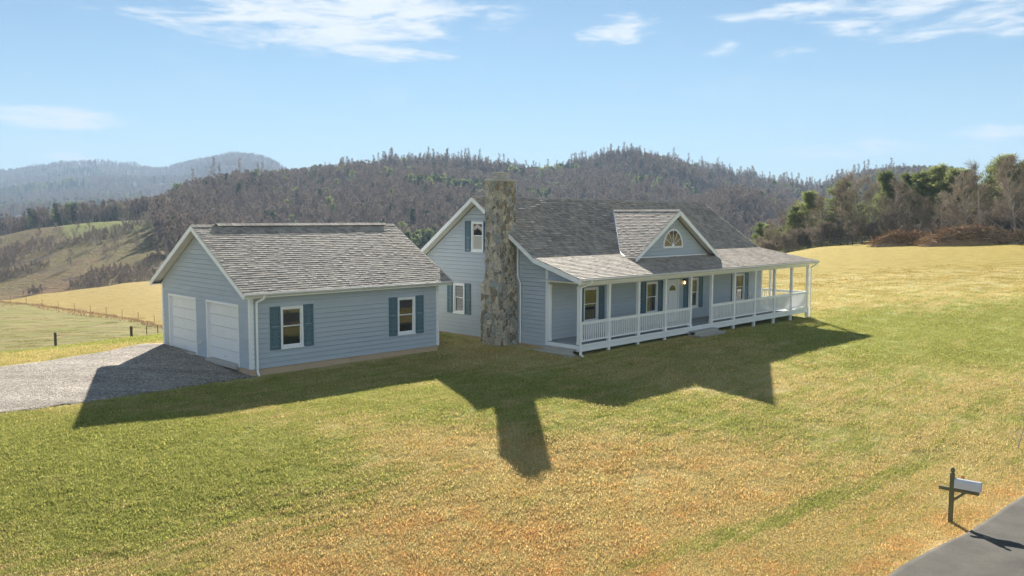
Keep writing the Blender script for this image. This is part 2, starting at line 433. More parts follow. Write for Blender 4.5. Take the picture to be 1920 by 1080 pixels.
# ------------------------------------------------------------------ terrain height
CP = np.array([
 (2.7,34.1,-.04),(17.1,48.9,-.19),(9.9,41.5,.0),(.28,36.5,.12),(-3.5,40.15,.12),(-9.12,29.4,-.03),(-3.1,35.2,.01),(-14.4,34.86,.27),(-8.4,40.7,.22),
 (-11.4,21.6,.04),(-14.7,29.2,.19),(.34,20.5,-.74),(-.4,21.5,-.55),(.83,21,-.8),(8.8,28,-.74),(3.2,26.4,-.46),(18,42,-.33),(-1.1,24.9,-.16),
 (10.2,19.2,-1.46),(10.4,16.6,-1.27),(7.6,15.9,-1.3),(12.5,20.2,-1.37),(12.5,17,-1.3),(7,18,-1.38),(13.5,23,-1.4),
 (0,14,-1.2),(-11,15,-.45),(-20,20,.0),(-35,30,-.1),(-25.5,47,-2.0),(-21.2,47,-1.5),(-28.3,47,-2.3),(-19,47,-1.25),(-20.6,38,-.38),(-17.4,38,.0),(-22,36,-.35),(-16,41,-.1),(20,28,-1.2),(25,40,-.5),(32,55,.1),(15,62,.25),(0,55,.2),(5,8,-1.3),(20,12,-1.4),
 (-10,5,-1),(-14,47,-.8),(30,30,-1.0),(5,0,-1.2),(8,48,.0)], float)
def _tps(r2): return np.where(r2 > 1e-9, r2 * np.log(r2 + 1e-12), 0.0)
_XY = CP[:, :2] / 20.0
_K = _tps(((_XY[:, None] - _XY[None]) ** 2).sum(-1)) + np.eye(len(CP)) * .004
_Pm = np.c_[np.ones(len(CP)), _XY]
_A = np.block([[_K, _Pm], [_Pm.T, np.zeros((3, 3))]])
_w = np.linalg.solve(_A, np.r_[CP[:, 2], 0, 0, 0])
def z_near(x, y):
    q = np.stack([x, y], -1) / 20.0
    sh = q.shape[:-1]; q = q.reshape(-1, 2)
    out = np.empty(len(q))
    for i in range(0, len(q), 20000):
        k = _tps(((q[i:i + 20000, None] - _XY[None]) ** 2).sum(-1))
        out[i:i + 20000] = k @ _w[:-3] + _w[-3] + q[i:i + 20000] @ _w[-2:]
    return out.reshape(sh)

DEP = np.array([48, 60, 70, 85, 100, 125, 150, 200, 260, 330, 420, 520, 650, 850, 1100, 1500, 2000, 2600, 3200, 4200, 6000.])
def zz(d, py): return 5.61 - (py - 406) * d / 1591.0
# far ground, one column per bearing: {distance: height}
TB = {
 -400: {48:-2.8,60:-3.6,100:-6,150:-13,260:-18,420:-9,520:-12,850:0,1500:12,2000:35,2600:80,3200:130},
 0: {48:-2.3,60:-3.1,85:-3.9,98:-4.4,108:-5.2,150:-13,200:-19,260:-18.4,330:-13,420:zz(420,452),520:-13,650:-12,850:-6,1100:-6,1500:zz(1500,405),2000:zz(2000,380),2600:zz(2600,352),3200:zz(3200,338),4200:120},
 60: {48:-2.2,60:-3.1,85:-3.9,100:-4.4,115:-4.9,150:-10,200:-18,260:-18.2,330:-11,420:zz(420,430),520:-8,650:-10,850:-5,1100:-2,1500:zz(1500,402),2000:zz(2000,376),2600:zz(2600,345),3200:zz(3200,325),4200:130},
 150: {48:-2.1,60:-2.9,85:-4.06,100:-4.5,125:-5.0,150:-8.5,200:-16,260:-17.5,330:-9,420:zz(420,414),520:-3,650:-6,850:-5,1100:-.6,1500:zz(1500,398),2000:zz(2000,370),2600:zz(2600,340),3200:zz(3200,313),4200:140},
 225: {48:-2,60:-2.9,85:-3.9,100:-4.3,130:-4.9,150:-6.2,200:-15,260:-16,330:-8,420:zz(420,405),520:0,650:-3,850:-4,1100:0,1500:zz(1500,395),2000:zz(2000,368),2600:zz(2600,342),3200:zz(3200,317),4200:140},
 300: {48:-1.9,60:-2.9,70:-3.5,100:-4.3,125:-4.9,150:-5.6,200:-11,260:-13,330:-6,420:zz(420,402),520:3,650:3,850:0,1100:2,1500:zz(1500,390),2000:zz(2000,366),2600:zz(2600,345),3200:zz(3200,321),4200:140},
 350: {48:-1.5,60:-2.6,100:-5,150:-7,200:-12,260:-14.6,330:-11.8,420:-1.0,520:zz(520,384),600:zz(600,378),700:8,850:0,1100:5,1500:20,2000:50,2600:100,3200:zz(3200,312),4200:160},
 400: {48:-1.2,100:-5,200:-13,260:-15,330:-12,420:-4,520:7,600:zz(600,364),700:18,850:10,1100:8,2000:60,3200:zz(3200,301),4200:200},
 450: {48:-.9,100:-5,200:-14,260:-16,330:-14,420:-7,520:5,650:zz(650,349),750:20,1100:10,2000:60,3200:zz(3200,297),4200:200},
 520: {48:-.5,100:-4,200:-14,260:-18,330:-17,420:-10,520:2,650:22,750:zz(750,332),850:30,1100:10,2000:60,3200:zz(3200,318),4200:150},
 600: {48:-.2,100:-3,200:-14,260:-19,330:-18,420:-12,520:0,650:22,800:zz(800,322),1000:30,1500:20,3200:90},
 700: {48:0,100:-2,200:-14,260:-20,330:-18,420:-12,520:2,650:26,820:zz(820,320),1000:40,1500:20,3200:90},
 800: {48:0,100:-1,200:-13,260:-20,330:-18,420:-10,520:4,650:28,850:zz(850,318),1000:42,1500:20,3200:90},
 900: {48:.1,100:-1,200:-13,260:-20,330:-19,420:-13,520:0,650:22,850:zz(850,324),1000:40,1500:20,3200:90},
 1000: {48:.1,100:-1,200:-13,260:-20,330:-20,420:-15,520:-3,650:16,900:zz(900,332),1100:34,1500:20,3200:90},
 1100: {48:.1,100:-1,200:-12,260:-20,330:-22,420:-18,520:-6,650:14,900:zz(900,328),1100:40,1500:20,3200:90},
 1150: {48:.1,100:-1,200:-12,260:-20,330:-22,420:-18,520:-6,650:16,900:zz(900,318),1100:40,1500:20,3200:90},
 1200: {48:.1,100:-.5,200:-11,260:-20,330:-23,420:-20,520:-8,650:14,900:zz(900,306),1100:45,1500:20,3200:90},
 1260: {48:.1,100:-.3,200:-11,260:-20,330:-23,420:-20,520:-8,650:12,900:zz(900,312),1100:42,1500:20,3200:90},
 1330: {48:.1,100:0,200:-10,260:-20,330:-23,420:-16,520:-1,600:6,700:4,950:zz(950,334),1100:35,1500:20,3200:90},
 1400: {48:.1,60:.2,100:.3,150:-2,200:-8,260:-18,330:-22,420:-14,520:-4,600:-6,700:-4,950:zz(950,350),1100:30,1500:20,3200:90},
 1530: {48:.0,60:.1,100:.7,125:1.1,150:.6,200:-5,260:-12,330:-18,420:-18,520:-12,700:0,950:zz(950,372),1100:20,1500:20,3200:90},
 1620: {48:.1,60:.3,100:1.2,125:1.7,150:1.6,200:-2,260:-9,330:-14,420:-10,520:0,700:28,950:zz(950,338),1100:40,1500:20,3200:90},
 1700: {48:.2,60:.4,100:1.6,125:2.1,150:2.2,200:0,260:-6,330:-10,420:-6,520:4,700:30,950:zz(950,336),1100:40,1500:20,3200:90},
 1900: {48:.2,60:.5,100:2.2,125:2.8,150:3.2,200:3,260:0,330:-6,420:-4,520:4,700:20,950:zz(950,352),1100:30,1500:20,3200:90},
 2300: {48:.3,60:.8,100:2.6,125:3.4,150:4,200:5,260:3,330:0,520:4,950:30,1500:20,3200:90},
}
_cols = sorted(TB)
_S = np.array([(c - 960) / 1591.0 for c in _cols])
_Z = np.array([np.interp(np.log(DEP), np.log(sorted(TB[c])), [TB[c][k] for k in sorted(TB[c])]) for c in _cols])
_NL = 160
_LD = np.linspace(math.log(48), math.log(6000), _NL)
_SG = np.linspace(-.95, .95, 320)
def _grid():
    g1 = np.array([np.interp(_LD, np.log(sorted(TB[c])), [TB[c][k] for k in sorted(TB[c])]) for c in _cols])
    g = np.array([np.interp(_SG, _S, g1[:, j]) for j in range(_NL)]).T
    k = np.array([1, 4, 6, 4, 1.]) / 16
    for _ in range(3):
        p = np.pad(g, ((2, 2), (0, 0)), 'edge'); g = sum(k[i] * p[i:i + g.shape[0]] for i in range(5))
    k2 = np.array([1, 2, 1.]) / 4
    for _ in range(2):
        p = np.pad(g, ((0, 0), (1, 1)), 'edge'); g = sum(k2[i] * p[:, i:i + g.shape[1]] for i in range(3))
    return g
_G = _grid()
_rs = np.random.RandomState(5)
_NG = _rs.rand(64, 64)
def vnoise(x, y):
    xi = np.floor(x).astype(int); yi = np.floor(y).astype(int); fx = x - xi; fy = y - yi
    fx = fx * fx * (3 - 2 * fx); fy = fy * fy * (3 - 2 * fy)
    a = _NG[xi % 64, yi % 64]; b = _NG[(xi + 1) % 64, yi % 64]; c = _NG[xi % 64, (yi + 1) % 64]; d = _NG[(xi + 1) % 64, (yi + 1) % 64]
    return (a * (1 - fx) + b * fx) * (1 - fy) + (c * (1 - fx) + d * fx) * fy - .5
def z_far(x, y):
    y = np.maximum(y, 1.0); s = np.clip(x / y, -.949, .949); ld = np.clip(np.log(y), _LD[0], _LD[-1])
    i = (s - _SG[0]) / (_SG[1] - _SG[0]); j = (ld - _LD[0]) / (_LD[1] - _LD[0])
    i0 = np.clip(np.floor(i).astype(int), 0, len(_SG) - 2); j0 = np.clip(np.floor(j).astype(int), 0, _NL - 2)
    fi = i - i0; fj = j - j0
    z = (_G[i0, j0] * (1 - fi) + _G[i0 + 1, j0] * fi) * (1 - fj) + (_G[i0, j0 + 1] * (1 - fi) + _G[i0 + 1, j0 + 1] * fi) * fj
    a = np.clip((y - 180) / 500, 0, 1)
    z = z + a * 9 * vnoise(x / 95 + 3, y / 130) + a * 4.5 * vnoise(x / 38, y / 55 + 9)
    sp = (x - (95 + (y - 420) * .42)) / 26.0
    z = z + 15 * np.exp(-sp * sp) * np.clip((y - 380) / 160, 0, 1) * np.clip((900 - y) / 200, 0, 1)
    b = np.clip((y - 1100) / 1500, 0, 1)
    rid = np.abs(vnoise(x / 420 + y / 1500, y / 900 + 4))
    rid2 = np.abs(vnoise(x / 150 + 7 - y / 700, y / 330))
    z = z - b * (rid * 95 + rid2 * 38 - 20) + b * 8 * vnoise(x / 60, y / 90)
    return z
def ZZ(x, y):
    x = np.asarray(x, float); y = np.asarray(y, float)
    d = np.where(y > 1, y, 1); rr = np.hypot(x, y)
    t = np.clip((d - 46) / 12.0, 0, 1); t = t * t * (3 - 2 * t)
    zn = z_near(np.clip(x, -45, 50), np.clip(y, -20, 66))
    zn = np.where((y < 8) | (rr > 75), np.clip(zn, -2.5, 1), zn)
    zf = z_far(x, y)
    z = zn * (1 - t) + zf * t
    return z + .03 * vnoise(x / 1.7, y / 1.7) + .02 * vnoise(x / .6, y / .6)
def Z1(x, y): return float(ZZ(np.array([x]), np.array([y]))[0])

# driveway region (gravel) as two polylines, far edge and near edge
DRV_FAR = [(-60, 22.0), (-40, 24.0), (-26, 26.6), (-18.3, 30.0), (-17.1, 31.4), (-16.2, 33.0), (-15.3, 35.2), (-14.6, 35.05)]
DRV_NEAR = [(-60, 12.5), (-40, 16.0), (-24, 20.4), (-15.5, 22.2), (-13.2, 24.0), (-11.8, 25.4), (-10.2, 27.9), (-8.9, 29.3)]
# road edge line
ROAD = [(-30, -16.0), (0, 9.1), (7.45, 16.05), (9.1, 17.5), (10.65, 18.85), (12.5, 20.55), (30, 36.2), (60, 60)]

def polar_ground():
    rings = np.unique(np.concatenate([np.linspace(2, 60, 150), np.geomspace(60, 300, 120), np.geomspace(300, 1200, 150), np.geomspace(1200, 5200, 130)]))
    a1 = np.linspace(-R(36), R(36), 560); a2 = np.linspace(R(36), R(324), 120)[1:-1]
    ang = np.concatenate([a1, a2])
    RR, AA = np.meshgrid(rings, ang, indexing='ij')
    X = RR * np.sin(AA); Y = RR * np.cos(AA); Z = ZZ(X, Y)
    nr, na = X.shape
    V = np.stack([X, Y, Z], -1).reshape(-1, 3)
    idx = np.arange(nr * na).reshape(nr, na)
    nx = np.roll(idx, -1, 1)
    F = np.stack([idx[:-1], nx[:-1], nx[1:], idx[1:]], -1)          # ring, angle
    return rings, ang, X, Y, V, F

def sheet(name, V, F, mat, attr=None, extra=None):
    used = np.unique(F); mp = -np.ones(len(V), int); mp[used] = np.arange(len(used))
    me = bpy.data.meshes.new(name)
    me.from_pydata(V[used].tolist(), [], mp[F].tolist())
    me.materials.append(mat)
    me.polygons.foreach_set('use_smooth', [True] * len(me.polygons))
    if attr is not None:
        ca = me.color_attributes.new('cover', 'FLOAT_COLOR', 'POINT')
        d = np.ones((len(used), 4)); d[:, :3] = attr[used]
        ca.data.foreach_set('color', d.ravel())
    me.update()
    o = bpy.data.objects.new(name, me); COL.objects.link(o)
    return o

rings, ang, GX, GY, GV, GF = polar_ground()
ringm = (rings[:-1] + rings[1:]) / 2
near_r = ringm < 57
mid_r = (ringm >= 57) & (ringm < 168)
far_r = ringm >= 168
# land cover of the far ground: 0 pasture, 1 wood; green channel = the short green turf on the far knoll
fx, fy = GV[:, 0], GV[:, 1]
fs = fx / np.maximum(fy, 1) * 1591 + 960
dn = vnoise(fx / 30, fy / 45) * 60
wood = np.clip((fs + dn * .6 - (292 + np.clip((fy - 300) / 400, 0, 1) * 30)) / 25, 0, 1)
wood = np.maximum(wood, np.clip((fy + dn - 455) / 40, 0, 1))
wood = np.where(fy < 0, 0, wood) * np.clip((fy - 175) / 60, 0, 1)
green = np.clip((fy - 372 + dn * .3) / 22, 0, 1) * np.clip((452 - fy) / 15, 0, 1) * np.clip((300 - fs) / 20, 0, 1) * np.clip((fs - 95) / 40, 0, 1)
cover = np.stack([wood, green, np.zeros_like(wood)], -1)
lawn = sheet('lawn', GV, GF[near_r].reshape(-1, 4), M['turf'])
tag(lawn, 'mown lawn of mixed green and straw coloured winter grass sloping down from the house', 'lawn', kind='structure')
field = sheet('field', GV, GF[mid_r].reshape(-1, 4), M['turf'])
tag(field, 'open golden pasture beyond the lawn up to the wood and over the knoll', 'field', kind='structure')
hills = sheet('hills', GV, GF[far_r].reshape(-1, 4), M['hill'], cover)
tag(hills, 'rolling hills and far blue mountains behind the house', 'hills', kind='structure')

# gravel driveway
def poly_at(P, t):
    P = np.array(P, float); L = np.r_[0, np.cumsum(np.hypot(*np.diff(P, axis=0).T))]; L /= L[-1]
    return np.stack([np.interp(t, L, P[:, 0]), np.interp(t, L, P[:, 1])], -1)
def ribbon(name, A, B, na, nb, mat, lift, jit):
    ta = np.linspace(0, 1, na); a = poly_at(A, ta); b = poly_at(B, ta)
    s = np.linspace(0, 1, nb); s[1] = .006; s[2] = .02; s[-2] = .994; s[-3] = .98; s = s[:, None, None]
    P = a[None] * (1 - s) + b[None] * s
    e = jit * (vnoise(P[..., 0] * 1.1, P[..., 1] * 1.1) + .6 * vnoise(P[..., 0] * 4, P[..., 1] * 4)) * 2
    n_ = (b - a); n_ = n_ / np.linalg.norm(n_, axis=1)[:, None]
    wgt = np.zeros(nb); wgt[0] = 1; wgt[1] = .5; wgt[-1] = 1; wgt[-2] = .5
    P = P + n_[None] * (e * wgt[:, None])[..., None]
    z = ZZ(P[..., 0], P[..., 1]) + lift
    edge = np.ones(nb); edge[0] = edge[-1] = 0
    z = z - (1 - edge)[:, None] * (lift + .03)
    V = np.concatenate([P, z[..., None]], -1).reshape(-1, 3)
    idx = np.arange(nb * na).reshape(nb, na)
    F = np.stack([idx[:-1, :-1], idx[1:, :-1], idx[1:, 1:], idx[:-1, 1:]], -1).reshape(-1, 4)
    return sheet(name, V, F, mat)
drive = ribbon('driveway', DRV_FAR, DRV_NEAR, 260, 70, M['gravel'], .035, .22)
tag(drive, 'grey gravel driveway spreading in front of the garage doors', 'driveway', kind='structure')
RB = [(x + 4.2, y - 4.6) for x, y in ROAD]
road = ribbon('road', ROAD, RB, 500, 24, M['asphalt'], .055, .07)
tag(road, 'grey asphalt lane passing the mailbox', 'road', kind='structure')

# ------------------------------------------------------------------ haze
hz = MB(); hz.box(-5600, 5600, -5600, 5600, -60, 420)
M['haze'] = bpy.data.materials.new('haze'); M['haze'].use_nodes = True
ht = M['haze'].node_tree
for n_ in list(ht.nodes):
    if n_.type == 'BSDF_PRINCIPLED': ht.nodes.remove(n_)
pv = ht.nodes.new('ShaderNodeVolumePrincipled')
pv.inputs['Color'].default_value = (.53, .73, 1.0, 1); pv.inputs['Density'].default_value = .00023
ht.links.new(pv.outputs[0], [n_ for n_ in ht.nodes if n_.type == 'OUTPUT_MATERIAL'][0].inputs['Volume'])
haze = hz.build('haze', M['haze'])
tag(haze, 'pale blue air that fades the far hills', 'haze', kind='stuff')
# ------------------------------------------------------------------ building kit
rng = random.Random(11)

def frame_front(v0, sgn=1):       # wall facing -v: a = u
    return lambda a, z, n: (a, v0 - n * sgn, z)
def frame_side(u0, sgn=1):        # wall facing -u: a = v
    return lambda a, z, n: (u0 - n * sgn, a, z)

def siding(mb, T, z0, z1, lo, hi, holes=(), e=.178, board=3.6):
    """lapped boards from z0 to z1 between lo(z) and hi(z), cut round holes (a0, a1, z0, z1)"""
    z = z0
    while z < z1 - 1e-4:
        t = min(z + e, z1)
        cuts = sorted({z, t, *[h for q in holes for h in (q[2], q[3]) if z < h < t]})
        for za, zb in zip(cuts[:-1], cuts[1:]):
            zm = (za + zb) / 2
            segs = [(None, None)]
            hs = sorted([q for q in holes if q[2] < zm < q[3]])
            edges = [None] + [x for q in hs for x in (q[0], q[1])] + [None]
            for k in range(0, len(edges), 2):
                A, B = edges[k], edges[k + 1]
                la = A if A is not None else lo(za); lb = A if A is not None else lo(zb)
                ra = B if B is not None else hi(za); rb = B if B is not None else hi(zb)
                if ra - la < .01 and rb - lb < .01: continue
                na, nb = [.004 + .028 * (1 - (q - z) / e) for q in (za, zb)]
                x = la; first = True
                stops = []
                off = rng.uniform(.4, board)
                q = la + off
                while q < ra - .3: stops.append(q); q += board
                pts = [la] + stops + [ra]
                for j in range(len(pts) - 1):
                    p, s = pts[j], pts[j + 1]
                    tp = lb if j == 0 else max(min(p, rb), lb); ts = rb if j == len(pts) - 2 else max(min(s, rb), lb)
                    p2 = p + (.003 if j else 0)
                    g_ = .009 if zb > t - 1e-4 and zb - za > .03 else 0.0
                    kx = g_ / max(zb - za, 1e-4); tq = tp + (.003 if j else 0)
                    c0, c1 = tq + (p2 - tq) * kx, ts + (s - ts) * kx
                    mb.raw([T(p2, za, na), T(s, za, na), T(c1, zb - g_, nb), T(c0, zb - g_, nb), T(p2, za, -.02), T(s, za, -.02), T(ts, zb, -.02), T(tq, zb, -.02)],
                           [(0, 1, 2, 3), (4, 5, 1, 0), (3, 2, 6, 7)])
        z = t

def tabs(mb, O, A, S, N, s0, s1, lo, hi, keep=None, e=.14, w=(.10, .26), thk=.016):
    """overlapping shingle tabs on a plane: O origin, A along eave, S up slope, N normal"""
    O, A, S, N = map(Vector, (O, A, S, N)); s = s0; k = 0
    while s < s1 - .01:
        a, b = lo(s), hi(s); x = a - rng.uniform(0, .2)
        while x < b:
            w_ = rng.uniform(*w); x0, x1 = max(x, a), min(x + w_ - .006, b); x += w_
            if x1 - x0 < .02: continue
            if keep and not keep((x0 + x1) / 2, s + e * .5): continue
            th = thk if rng.random() < .8 else thk * 1.18
            th += rng.uniform(-.002, .003)
            ds = rng.uniform(-.006, .006)
            st = min(s + e + .03, s1)
            def P(a_, s_, n_): return O + A * a_ + S * s_ + N * n_
            l0, l1 = max(lo(st), x0), min(hi(st), x1)
            if l1 <= l0: l0 = l1 = min(max((x0 + x1) / 2, lo(st)), hi(st))
            V = [P(x0, s + ds, th), P(x1, s + ds, th), P(l1, st, .003), P(l0, st, .003), P(x0, s + ds, 0), P(x1, s + ds, 0)]
            mb.raw(V, [(0, 1, 2, 3), (4, 5, 1, 0), (4, 0, 3), (5, 2, 1)])
        s += e; k += 1

def window(parent, T, a0, a1, z0, z1, label=None, shutters=(True, True), sill=True):
    """double-hung window: white casing and sashes, two panes, panelled shutters beside it"""
    f = MB(); t = .075
    B = lambda x0, x1, y0, y1, n0, n1, mb=f: mb.box(x0, x1, y0, y1, n0, n1, T)
    B(a0, a1, z1 - t, z1, -.02, .045); B(a0, a1, z0, z0 + t, -.02, .05)
    B(a0, a0 + t, z0 + t, z1 - t, -.02, .045); B(a1 - t, a1, z0 + t, z1 - t, -.02, .045)
    zm = (z0 + z1) / 2 + .02; s = .035
    x0, x1 = a0 + t, a1 - t
    for (y0, y1, n0) in ((zm - .0, z1 - t, -.005), (z0 + t, zm + .04, -.03)):
        B(x0, x0 + s, y0, y1, n0 - .03, n0 + .012); B(x1 - s, x1, y0, y1, n0 - .03, n0 + .012)
        B(x0 + s, x1 - s, y1 - s, y1, n0 - .03, n0 + .012); B(x0 + s, x1 - s, y0, y0 + s, n0 - .03, n0 + .012)
    if sill: B(a0 - .02, a1 + .02, z0 - .035, z0 - .001, -.02, .07)
    wo_ = f.build('window', M['white'], parent)
    if label: wo_['label'] = label
    for (y0, y1, n0) in ((zm + s, z1 - t - s, -.012), (z0 + t + s, zm + .04 - s, -.037)):
        g = MB(); g.box(x0 + s, x1 - s, y0, y1, n0 - .01, n0, T); g.build('pane', M['glass'], wo_)
    for k, on in enumerate(shutters):
        if not on: continue
        c0 = a0 - .42 if k == 0 else a1 + .02
        c1 = c0 + .40
        sh = MB(); r_ = .06
        q0, q1 = z0 - .03, z1 + .03; qm = q0 + (q1 - q0) * .5
        S_ = lambda p, q, y0, y1, n1: sh.box(p, q, y0, y1, .012, n1, T)
        S_(c0, c0 + r_, q0, q1, .055); S_(c1 - r_, c1, q0, q1, .055)
        for y0, y1 in ((q0, q0 + .08), (qm - .045, qm + .045), (q1 - .07, q1)): S_(c0 + r_, c1 - r_, y0, y1, .055)
        for y0, y1 in ((q0 + .08, qm - .045), (qm + .045, q1 - .07)):
            S_(c0 + r_, c1 - r_, y0, y1, .028)
            sh.box(c0 + r_ + .035, c1 - r_ - .035, y0 + .035, y1 - .035, .028, .046, T)
        sh.build('shutter', M['shutter'], parent)
    return wo_

def downspout(parent, pts, w_=.075, d=.06):
    m = MB()
    pts = [Vector(p) for p in pts]
    for a, b in zip(pts[:-1], pts[1:]):
        dd = (b - a).normalized() * .03
        m.beam(a - dd * .5, b + dd * .5, w_, d, up=(.31, .95, .02))
    return m.build('downspout', M['white'], parent, bevel=.008)

# ================================================================== GARAGE
GA = R(44.055)
garage = empty('garage', (-9.122, 29.396, .232), GA)
tag(garage, 'detached blue grey garage with two white roll up doors and tan shingle roof', 'garage')
GL, GW, GH, GR = 8.40, 7.60, 2.63, 5.03
gs = (5.03 - 2.72) / 4.086                    # roof rise per metre
def g_top(v): return 2.72 + (v + .286) * gs if v <= 3.8 else 2.72 + (7.886 - v) * gs
RT = .16                                     # roof build-up
wall_top = lambda v: g_top(v) - RT
D1, D2 = (.90, 3.38), (4.42, 6.86)
wb = MB()
Tg0 = frame_side(0.0)
holes = [(D1[0], D1[1], -.1, 2.14), (D2[0], D2[1], -.1, 2.14)]
gab_lo = lambda z: 0.06 if z < 2.68 else max(.06, (z + RT - 2.72) / gs - .286)
gab_hi = lambda z: GW - .06 if z < 2.68 else min(GW - .06, 7.886 - (z + RT - 2.72) / gs)
siding(wb, Tg0, 0.0, 4.86, gab_lo, gab_hi, holes)
W1g, W2g = (1.15, 2.05, .64, 2.13), (6.30, 7.18, .64, 2.13)
Tgf = frame_front(0.0)
siding(wb, Tgf, 0.0, 2.70, lambda z: .06, lambda z: GL - .06, [W1g, W2g])
Tgr = frame_side(GL, -1)
siding(wb, Tgr, 0.0, 4.86, gab_lo, gab_hi)
Tgb = frame_front(GW, -1)
siding(wb, Tgb, 0.0, 2.70, lambda z: .06, lambda z: GL - .06)
wb.build('wall', M['siding'], garage)
# solid core so that no light leaks through
core = MB()
core.box(.14, GL - .02, .14, GW - .02, -.3, 2.55)
# gable core prism
for u0 in (.02, GL - .12):
    P = [(u0, .06, 2.55), (u0, GW - .06, 2.55), (u0, GW / 2, 4.86), (u0 + .1, .06, 2.55), (u0 + .1, GW - .06, 2.55), (u0 + .1, GW / 2, 4.86)]
    core.raw(P, [(0, 1, 2), (3, 5, 4), (0, 3, 4, 1), (1, 4, 5, 2), (2, 5, 3, 0)])
core.build('wall_core', M['concrete'], garage)
for (a, b) in ((0, 0), (0, GW), (GL, 0), (GL, GW)):      # corner boards
    tr = MB(); su = -1 if a == 0 else 1; sv = -1 if b == 0 else 1
    tr.box(min(a, a + su * .03), max(a, a + su * .03), min(b + sv * .03, b - sv * .11), max(b + sv * .03, b - sv * .11), 0, 2.66)
    tr.box(min(a - su * .0, a - su * .11), max(a, a - su * .11), min(b, b + sv * .03), max(b, b + sv * .03), 0, 2.66)
    tr.build('corner_board', M['white'], garage, bevel=.004)
for d0, d1 in (D1, D2):
    tr = MB()
    for p, q, y0, y1 in ((d0 - .08, d0, -.02, 2.14), (d1, d1 + .08, -.02, 2.14), (d0 - .08, d1 + .08, 2.14, 2.23)):
        tr.box(p, q, y0, y1, -.01, .04, lambda a, z, n: Tg0(a, z, n))
    for p, q, y0, y1 in ((d0, d0 + .02, -.02, 2.14), (d1 - .02, d1, -.02, 2.14), (d0 + .02, d1 - .02, 2.12, 2.14)):
        tr.box(p, q, y0, y1, -.15, -.011, lambda a, z, n: Tg0(a, z, n))
    tr.build('door_frame', M['white'], garage, bevel=.004)
fo = MB()
fo.box(.01, GL - .01, .01, GW - .01, -.75, -.003)
fo.build('foundation', M['block'], garage)
sl = MB()
for d0, d1 in (D1, D2): sl.box(-.16, .12, d0 + .0, d1 - .0, -.10, .035)
sl.build('door_sill', M['concrete'], garage, bevel=.01)
for d0, d1 in (D1, D2):
    d = MB(); n = 5; hgt = (2.12 - .045) / n
    for k in range(n):
        z0 = .045 + k * hgt
        d.box(.085, .125, d0 + .02, d1 - .02, z0 + .006, z0 + hgt - .006)
        for j in range(4):                        # raised panels of each section
            a0 = d0 + .02 + (d1 - d0 - .04) * j / 4
            d.box(.082, .085, a0 + .07, a0 + (d1 - d0 - .04) / 4 - .07, z0 + .09, z0 + hgt - .09)
    do = d.build('garage_door', M['garage_door'], garage)
    h = MB(); h.box(.055, .078, (d0 + d1) / 2 - .07, (d0 + d1) / 2 + .07, .19, .215); h.build('handle', M['gutter'], do)
for w_ in (W1g, W2g): window(garage, Tgf, *w_)
v_ = MB(); v_.box(-.07, -.02, 3.86, 4.02, .52, .62); v_.tube([(-.07, 3.94, .57), (-.13, 3.94, .56), (-.14, 3.94, .50)], .02, 6)
v_.build('hose_tap', M['gutter'], garage)
# roof
rf = MB()
ln = math.hypot(4.086, 2.31)
U0, U1 = -.372, 8.90
S_f = Vector((0, 4.086, 2.31)) / ln; N_f = Vector((0, -2.31, 4.086)) / ln
for a_, sgn in ((-.286, 1), (7.886, -1)):          # two slabs
    P = []
    for u in (U0, U1):
        P += [(u, a_, 2.705), (u, 3.8, 5.015), (u, 3.8, 5.015 - .10), (u, a_, 2.605)]
    rf.raw(P, [(0, 1, 5, 4), (1, 2, 6, 5), (2, 3, 7, 6), (3, 0, 4, 7), (0, 3, 2, 1), (4, 5, 6, 7)])
roof_g = rf.build('roof', M['shingle'], garage)
tb = MB()
tabs(tb, (0, -.286, 2.709), (1, 0, 0), S_f, N_f, -.02, ln, lambda s: U0 - .015, lambda s: U1 + .015, e=.14)
S_b = Vector((0, -4.086, 2.31)) / ln; N_b = Vector((0, 2.31, 4.086)) / ln
tabs(tb, (0, 7.886, 2.709), (1, 0, 0), S_b, N_b, -.02, ln, lambda s: U0 - .015, lambda s: U1 + .015, e=.14, w=(.5, .9))
tb.build('shingles', M['shingle'], roof_g)
rv = MB()                                     # ridge cap and vent
x = U0 - .02
while x < U1:
    x1 = min(x + .26, U1 + .02); lift = 0.045 if .45 < x < 8.3 else 0.0
    zt = 5.045 + lift
    for sg in (1, -1):
        rv.raw([(x, 3.8, zt), (x1, 3.8, zt - .004), (x1, 3.8 + sg * .17, zt - .10), (x, 3.8 + sg * .17, zt - .094), (x, 3.8 + sg * .17, zt - .11), (x1, 3.8 + sg * .17, zt - .116)],
               [(0, 1, 2, 3), (3, 2, 5, 4)])
    x += .2
rv.build('ridge_cap', M['shingle'], roof_g)
vt = MB(); vt.box(.45, 8.3, 3.67, 3.93, 4.955, 5.01); vt.build('ridge_vent', M['darkmetal'], roof_g)
fa = MB()                                     # rake and eave fascia, soffits
for u in (U0, U1):
    for a_, sg in ((-.286, 1), (7.886, -1)):
        uo = u - .022 if u == U0 else u
        P = []
        for uu in (uo, uo + .022):
            P += [(uu, a_, 2.70), (uu, 3.8, 5.01), (uu, 3.8, 5.01 - .20), (uu, a_, 2.70 - .19)]
        fa.raw(P, [(0, 1, 5, 4), (1, 2, 6, 5), (2, 3, 7, 6), (3, 0, 4, 7), (0, 3, 2, 1), (4, 5, 6, 7)])
fa.box(U0, U1, -.305, -.287, 2.53, 2.70); fa.box(U0, U1, 7.887, 7.905, 2.53, 2.70)
fa.build('fascia', M['white'], garage)
so = MB()
for u0, u1 in ((U0, -.001), (GL + .001, U1)):
    for a_, c_ in ((-.27, 3.8), (7.87, 3.8)):
        so.raw([(u0, a_, 2.60), (u1, a_, 2.60), (u1, c_, 4.905), (u0, c_, 4.905)], [(0, 1, 2, 3)])
